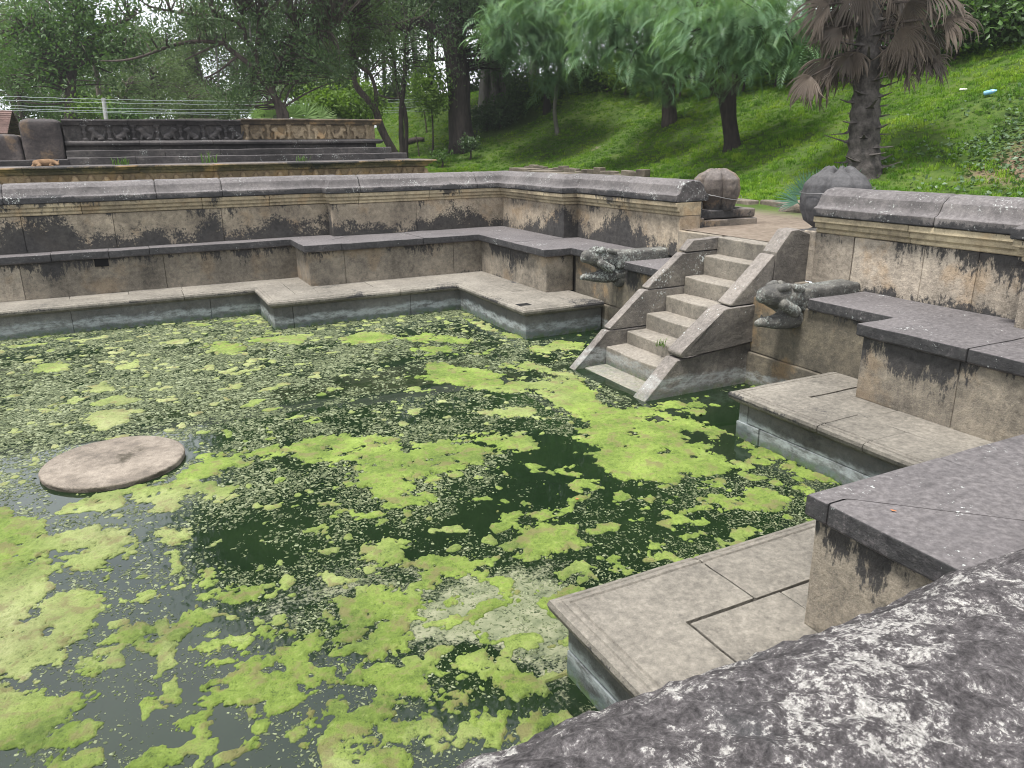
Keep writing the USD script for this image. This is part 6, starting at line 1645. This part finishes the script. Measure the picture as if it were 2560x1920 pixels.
for q_ in ((1862, 105, 1806, 132, 100, -0.85, -0.75), (1866, 110, 1790, 128, 95, -0.75, -0.95), (1864, 120, 1752, 165, 70, -0.7, -0.8), (1868, 95, 1850, 112, 70, -0.25, -1.0), (1862, 112, 1835, 122, 62, -0.5, -0.9),
           (1890, 110, 1990, 120, 76, 0.9, -0.35), (1890, 105, 2005, 128, 64, 0.95, -0.6), (1890, 60, 2040, 40, 80, 1.0, -0.15), (1892, 50, 2010, 60, 80, 0.8, -0.6), (1885, 70, 1945, 60, 80, 0.5, -0.8), (1890, 70, 1965, 85, 76, 0.55, -0.85), (1880, 80, 1925, 100, 70, 0.3, -1.0),
           (1885, 20, 1960, 5, 90, 0.7, -0.6), (1880, 20, 1905, 20, 80, 0.2, -1.0), (1875, 20, 1830, 25, 80, -0.6, -0.8), (1875, 10, 1790, 10, 85, -0.9, -0.45), (1870, 60, 1815, 60, 70, -0.8, -0.6), (1880, -10, 2000, -20, 95, 0.9, -0.4), (1890, 140, 1960, 158, 40, 0.8, -0.8), (1865, 150, 1800, 152, 34, -0.9, -0.5),
           (1880, -30, 1860, -30, 90, -0.2, -0.9), (1885, -40, 1930, -40, 90, 0.4, -0.8), (1880, 90, 1890, 95, 66, 0.0, -1.0), (1890, 100, 1950, 118, 52, 0.4, -0.9)):
    dead_frond(*q_, dd=r.normal(0, 0.25))
for k in range(9):      # behind the trunk
    a = r.uniform(-1, 1)
    dead_frond(1878, 60 - 14 * k, 1878 + 80 * a, 55 - 14 * k, 84, a, -0.7, dd=1.1)
top = s[-1, :3]
for k in range(16):
    a = k * 2.399; el = r.uniform(-0.2, 1.2)
    d = np.array([math.cos(a) * math.cos(el), math.sin(a) * math.cos(el), math.sin(el)])
    part(t, 'palm_leaf', fan_leaf(top + d * 1.1, d, np.cross(d, [-d[1], d[0], 0.01]), 1.3, 20, 3.8, 0.2, r, 1.0, npt=4), l_palmyra, False)

# young palms at the foot of the slope, between the lotus stones and the big palm
for i, (u, v, d_, R, n, lab) in enumerate(((1760, 392, 17.2, 62, 6, 'young fan palm left of the dark grey lotus stone'), (1812, 352, 18.6, 60, 5, 'young fan palm in front of the stout palm trunk'))):
    c = at(u, v, dist=d_); g = float(ground(c[0], c[1]))
    t = thing('young_palm', lab, 'palm')
    for k in range(n):
        a = (k / (n - 1) - 0.5) * 2.6 + r.normal(0, 0.15)
        fw = (c - CAM) * [1, 1, 0]; fw /= np.linalg.norm(fw); sd = np.array([fw[1], -fw[0], 0])
        d = sd * math.sin(a) + np.array([0, 0, math.cos(a) * 0.9 + 0.1]) - fw * 0.2
        hub = np.array([c[0], c[1], g + 0.12]) + d * R * d_ / PXM * 0.45
        part(t, 'palm_leaf', fan_leaf(hub, d, -fw + [0, 0, 0.3], R * d_ / PXM * 0.85, 14, 1.7, 0.25, r, 0.5, 0.3, 4), l_palmyra, False)
        part(t, 'leaf_stalk', tube([[c[0], c[1], g - 0.05], list(hub)], 0.012, 5), l_palmyra, True)

# ================================================================ FAR THINGS
M = Mat(); M.principled((0.55, 0.58, 0.60), 0.4, None, 0.5); m_van = M.build('white_van_paint')
M = Mat(); M.principled((0.06, 0.08, 0.09), 0.1, None, 0.6); m_glass = M.build('van_window_glass')
M = Mat(); M.principled((0.02, 0.02, 0.02), 0.8); m_black = M.build('black_rubber')
c = at(836, 300, dist=54); g = 1.85
fw = (c - CAM) * [1, 1, 0]; fw /= np.linalg.norm(fw)
t = thing('parked_van', 'white van parked end on behind the leaning stem, right of the platform', 'van', (c[0], c[1], g), math.atan2(fw[1], fw[0]) - math.pi / 2)
part(t, 'body', rbox((-1.15, 0.0, 0.42), (1.15, 5.2, 1.75), 0.10, 0.3, 0.004), m_van, 40)
part(t, 'roof', rbox((-1.08, 0.05, 2.36), (1.08, 5.1, 2.78), 0.14, 0.25, 0.0), m_van, 40)
for x0 in (-1.10, -0.05, 1.0):
    part(t, 'pillar', rbox((x0, 0.03, 1.70), (x0 + 0.10, 0.16, 2.42), 0.02, 0.3, 0), m_van)
part(t, 'cabin_side', rbox((-1.11, 0.17, 1.70), (1.11, 5.1, 2.42), 0.03, 0.3, 0), m_glass)
part(t, 'window', rbox((-0.99, 0.08, 1.74), (-0.06, 0.12, 2.38), 0.02, 0.3, 0), m_glass)
part(t, 'window', rbox((0.06, 0.08, 1.74), (0.99, 0.12, 2.38), 0.02, 0.3, 0), m_glass)
part(t, 'bumper', rbox((-1.12, -0.10, 0.35), (1.12, 0.02, 0.58), 0.04, 0.3, 0), m_black)
for x0 in (-1.0, 0.78):
    for y0 in (0.9, 4.2):
        w_ = trimesh.creation.cylinder(0.36, 0.22, sections=20); w_.apply_transform(trimesh.transformations.rotation_matrix(math.pi / 2, [0, 1, 0])); w_.apply_translation([x0 + 0.11, y0, 0.36])
        part(t, 'wheel', w_, m_black)

m_tile = stone('dark_roof_tiles', dark=(0.03, 0.028, 0.027), mid=(0.06, 0.056, 0.052), light=(0.10, 0.09, 0.082), rough_bump=0.6)
m_redtile = stone('red_roof_tiles', dark=(0.12, 0.07, 0.06), mid=(0.18, 0.115, 0.10), light=(0.24, 0.16, 0.14), rough_bump=0.6)
m_plaster = stone('hut_wall_plaster', dark=(0.10, 0.09, 0.08), mid=(0.16, 0.145, 0.125), light=(0.22, 0.20, 0.17), rough_bump=0.2)


def hut(label, u, v, dist, w, dp, eave, ridge, rot, tile, rows):
    c = at(u, v, dist=dist); g = 2.0
    t = thing('hut', label, 'hut', (c[0], c[1], g), rot)
    part(t, 'wall', rbox((-w / 2 + 0.4, -dp / 2 + 0.4, -0.5), (w / 2 - 0.4, dp / 2 - 0.4, eave), 0.03, 0.8, 0.01), m_plaster)
    part(t, 'door', box((-0.45, -dp / 2 + 0.37, 0.0), (0.45, -dp / 2 + 0.41, 1.95)), m_black, False)
    sl = math.hypot(dp / 2, ridge - eave)
    for s in (-1, 1):
        for k in range(rows):
            f0, f1 = k / rows, (k + 1.12) / rows
            y0, y1 = s * dp / 2 * (1 - f0), s * dp / 2 * max(0, 1 - f1)
            z0, z1 = eave + (ridge - eave) * f0 + 0.04, eave + (ridge - eave) * min(1, f1)
            V = np.array([(-w / 2, y0, z0), (w / 2, y0, z0), (w / 2, y1, z1), (-w / 2, y1, z1), (-w / 2, y0, z0 + 0.05), (w / 2, y0, z0 + 0.05), (w / 2, y1, z1 + 0.03), (-w / 2, y1, z1 + 0.03)])
            F = np.array([[0, 1, 2, 3], [4, 7, 6, 5], [0, 4, 5, 1], [1, 5, 6, 2], [2, 6, 7, 3], [3, 7, 4, 0]])
            part(t, 'tile_course', (V, F), tile, False)
    V = np.array([(-w / 2 + 0.4, -dp / 2 + 0.4, eave), (-w / 2 + 0.4, dp / 2 - 0.4, eave), (-w / 2 + 0.4, 0, ridge - 0.1), (-w / 2 + 0.44, -dp / 2 + 0.4, eave), (-w / 2 + 0.44, dp / 2 - 0.4, eave), (-w / 2 + 0.44, 0, ridge - 0.1)])
    part(t, 'gable', (V, np.array([[0, 2, 1], [3, 4, 5], [0, 1, 4], [0, 4, 3], [1, 2, 5], [1, 5, 4], [2, 0, 3], [2, 3, 5]])), m_plaster, False)


hut('small hut with a dark tiled roof beyond the slope, left of the huge trunk', 936, 290, 60, 4.6, 4.0, 2.0, 3.5, 0.5, m_tile, 9)
hut('house with a brick red tiled roof at the left edge of the photo', -190, 300, 44, 8.0, 5.0, 1.9, 2.95, -0.05, m_redtile, 12)

M = Mat(); M.principled((0.26, 0.255, 0.245), 0.8, M.bump(M.noise(20, 4), 0.3, 0.02)); m_conc = M.build('pole_concrete')
c = at(226, 256, dist=47); g = float(ground(c[0], c[1]))
t = thing('utility_pole', 'pale concrete utility pole in front of the forest at the left', 'pole')
top = at(223.5, 214, dist=47)
part(t, 'shaft', tube([[c[0], c[1], g - 0.2], list(top)], [0.13, 0.10], 10), m_conc, 40)
part(t, 'cap', rbox(top + [-0.10, -0.10, -0.01], top + [0.10, 0.10, 0.05], 0.01, 0.2, 0), m_conc)
m_cable = usdkit.material(stage, '/World/Looks/overhead_cable', {'p': ('principled_bsdf', {'base_color': (0.30, 0.33, 0.34), 'roughness': 0.5, 'metallic': 0.2})}, surface='p.BSDF')
for k, (v0, v1) in enumerate(((199, 205), (207.5, 211), (219.5, 222), (226, 228.5), (229.5, 232))):
    a, b = at(-260, v0 - 2, dist=40), at(980, v1 + 6, dist=46)
    pts = [a * (1 - s_) + b * s_ - np.array([0, 0, 1.1 * s_ * (1 - s_)]) for s_ in np.linspace(0, 1, 14)]
    solo('overhead_wire', tube(pts, 0.008, 5), m_cable, ['topmost', 'second from top', 'third from top', 'fourth from top', 'lowest'][k] + ' of the five pale overhead wires crossing in front of the forest', 'wire', 'overhead wires')

for k, (u0, v0, u1, v1, rr_, lab) in enumerate(((906, 341, 898, 293, 0.04, 'short dark stake standing on the grass between the platform and huge trunk'), (922, 286, 910, 200, 0.045, 'tall thin bare pole on the grassy mound left of the huge trunk'))):
    a = hit(u0, v0); d_ = math.hypot(a[0], a[1])
    b = at(u1, v1, dist=d_)
    solo('stake', tube(spline([a - [0, 0, 0.2], (a + b) / 2 + [0.03, 0, 0], b], 8), [rr_] * 4 + [rr_ * 0.8] * 4, 7, 0.01, k), b_mid, lab, 'stake', smooth=True)
a, b = hit(876, 313), hit(916, 306)
solo('fallen_log', tube(spline([a + [0, 0, 0.12], (a + b) / 2 + [0, 0, 0.2], b + [0, 0, 0.15]], 10), [0.15, 0.17, 0.17, 0.16, 0.16, 0.15, 0.14, 0.13, 0.12, 0.1], 9, 0.03, 4), b_mid, 'fallen brown log on the grass left of the huge trunk', 'log', smooth=True)

# the drain in the far middle ledge and the socket cut in the lower ledge corner
def opening(name, lo, hi, label):
    t = thing(name, label, 'opening')
    part(t, 'dark_inside', box(lo, hi), m_hole, False)


opening('drain_hole', (-0.58, 16.955, 1.085), (-0.335, 17.0, 1.24), 'square black drain hole under the far middle ledge at the left')
opening('socket_hole', (6.09, 11.76, ZL - 0.05), (6.33, 11.95, ZL + 0.004), 'small square socket cut in the lower ledge corner left of the stairs')

# ================================================================ AIR
M = Mat()
M.add('principled_volume', {'density': 0.0003, 'color': (0.93, 0.96, 1.0), 'anisotropy': 0.25}, name='vol')
m_haze = M.build('pale_haze', surface=None, volume='vol.volume')
hz = solo('haze', box((-140, -60, -1.9), (150, 300, 46)), m_haze, kind='stuff', smooth=False)
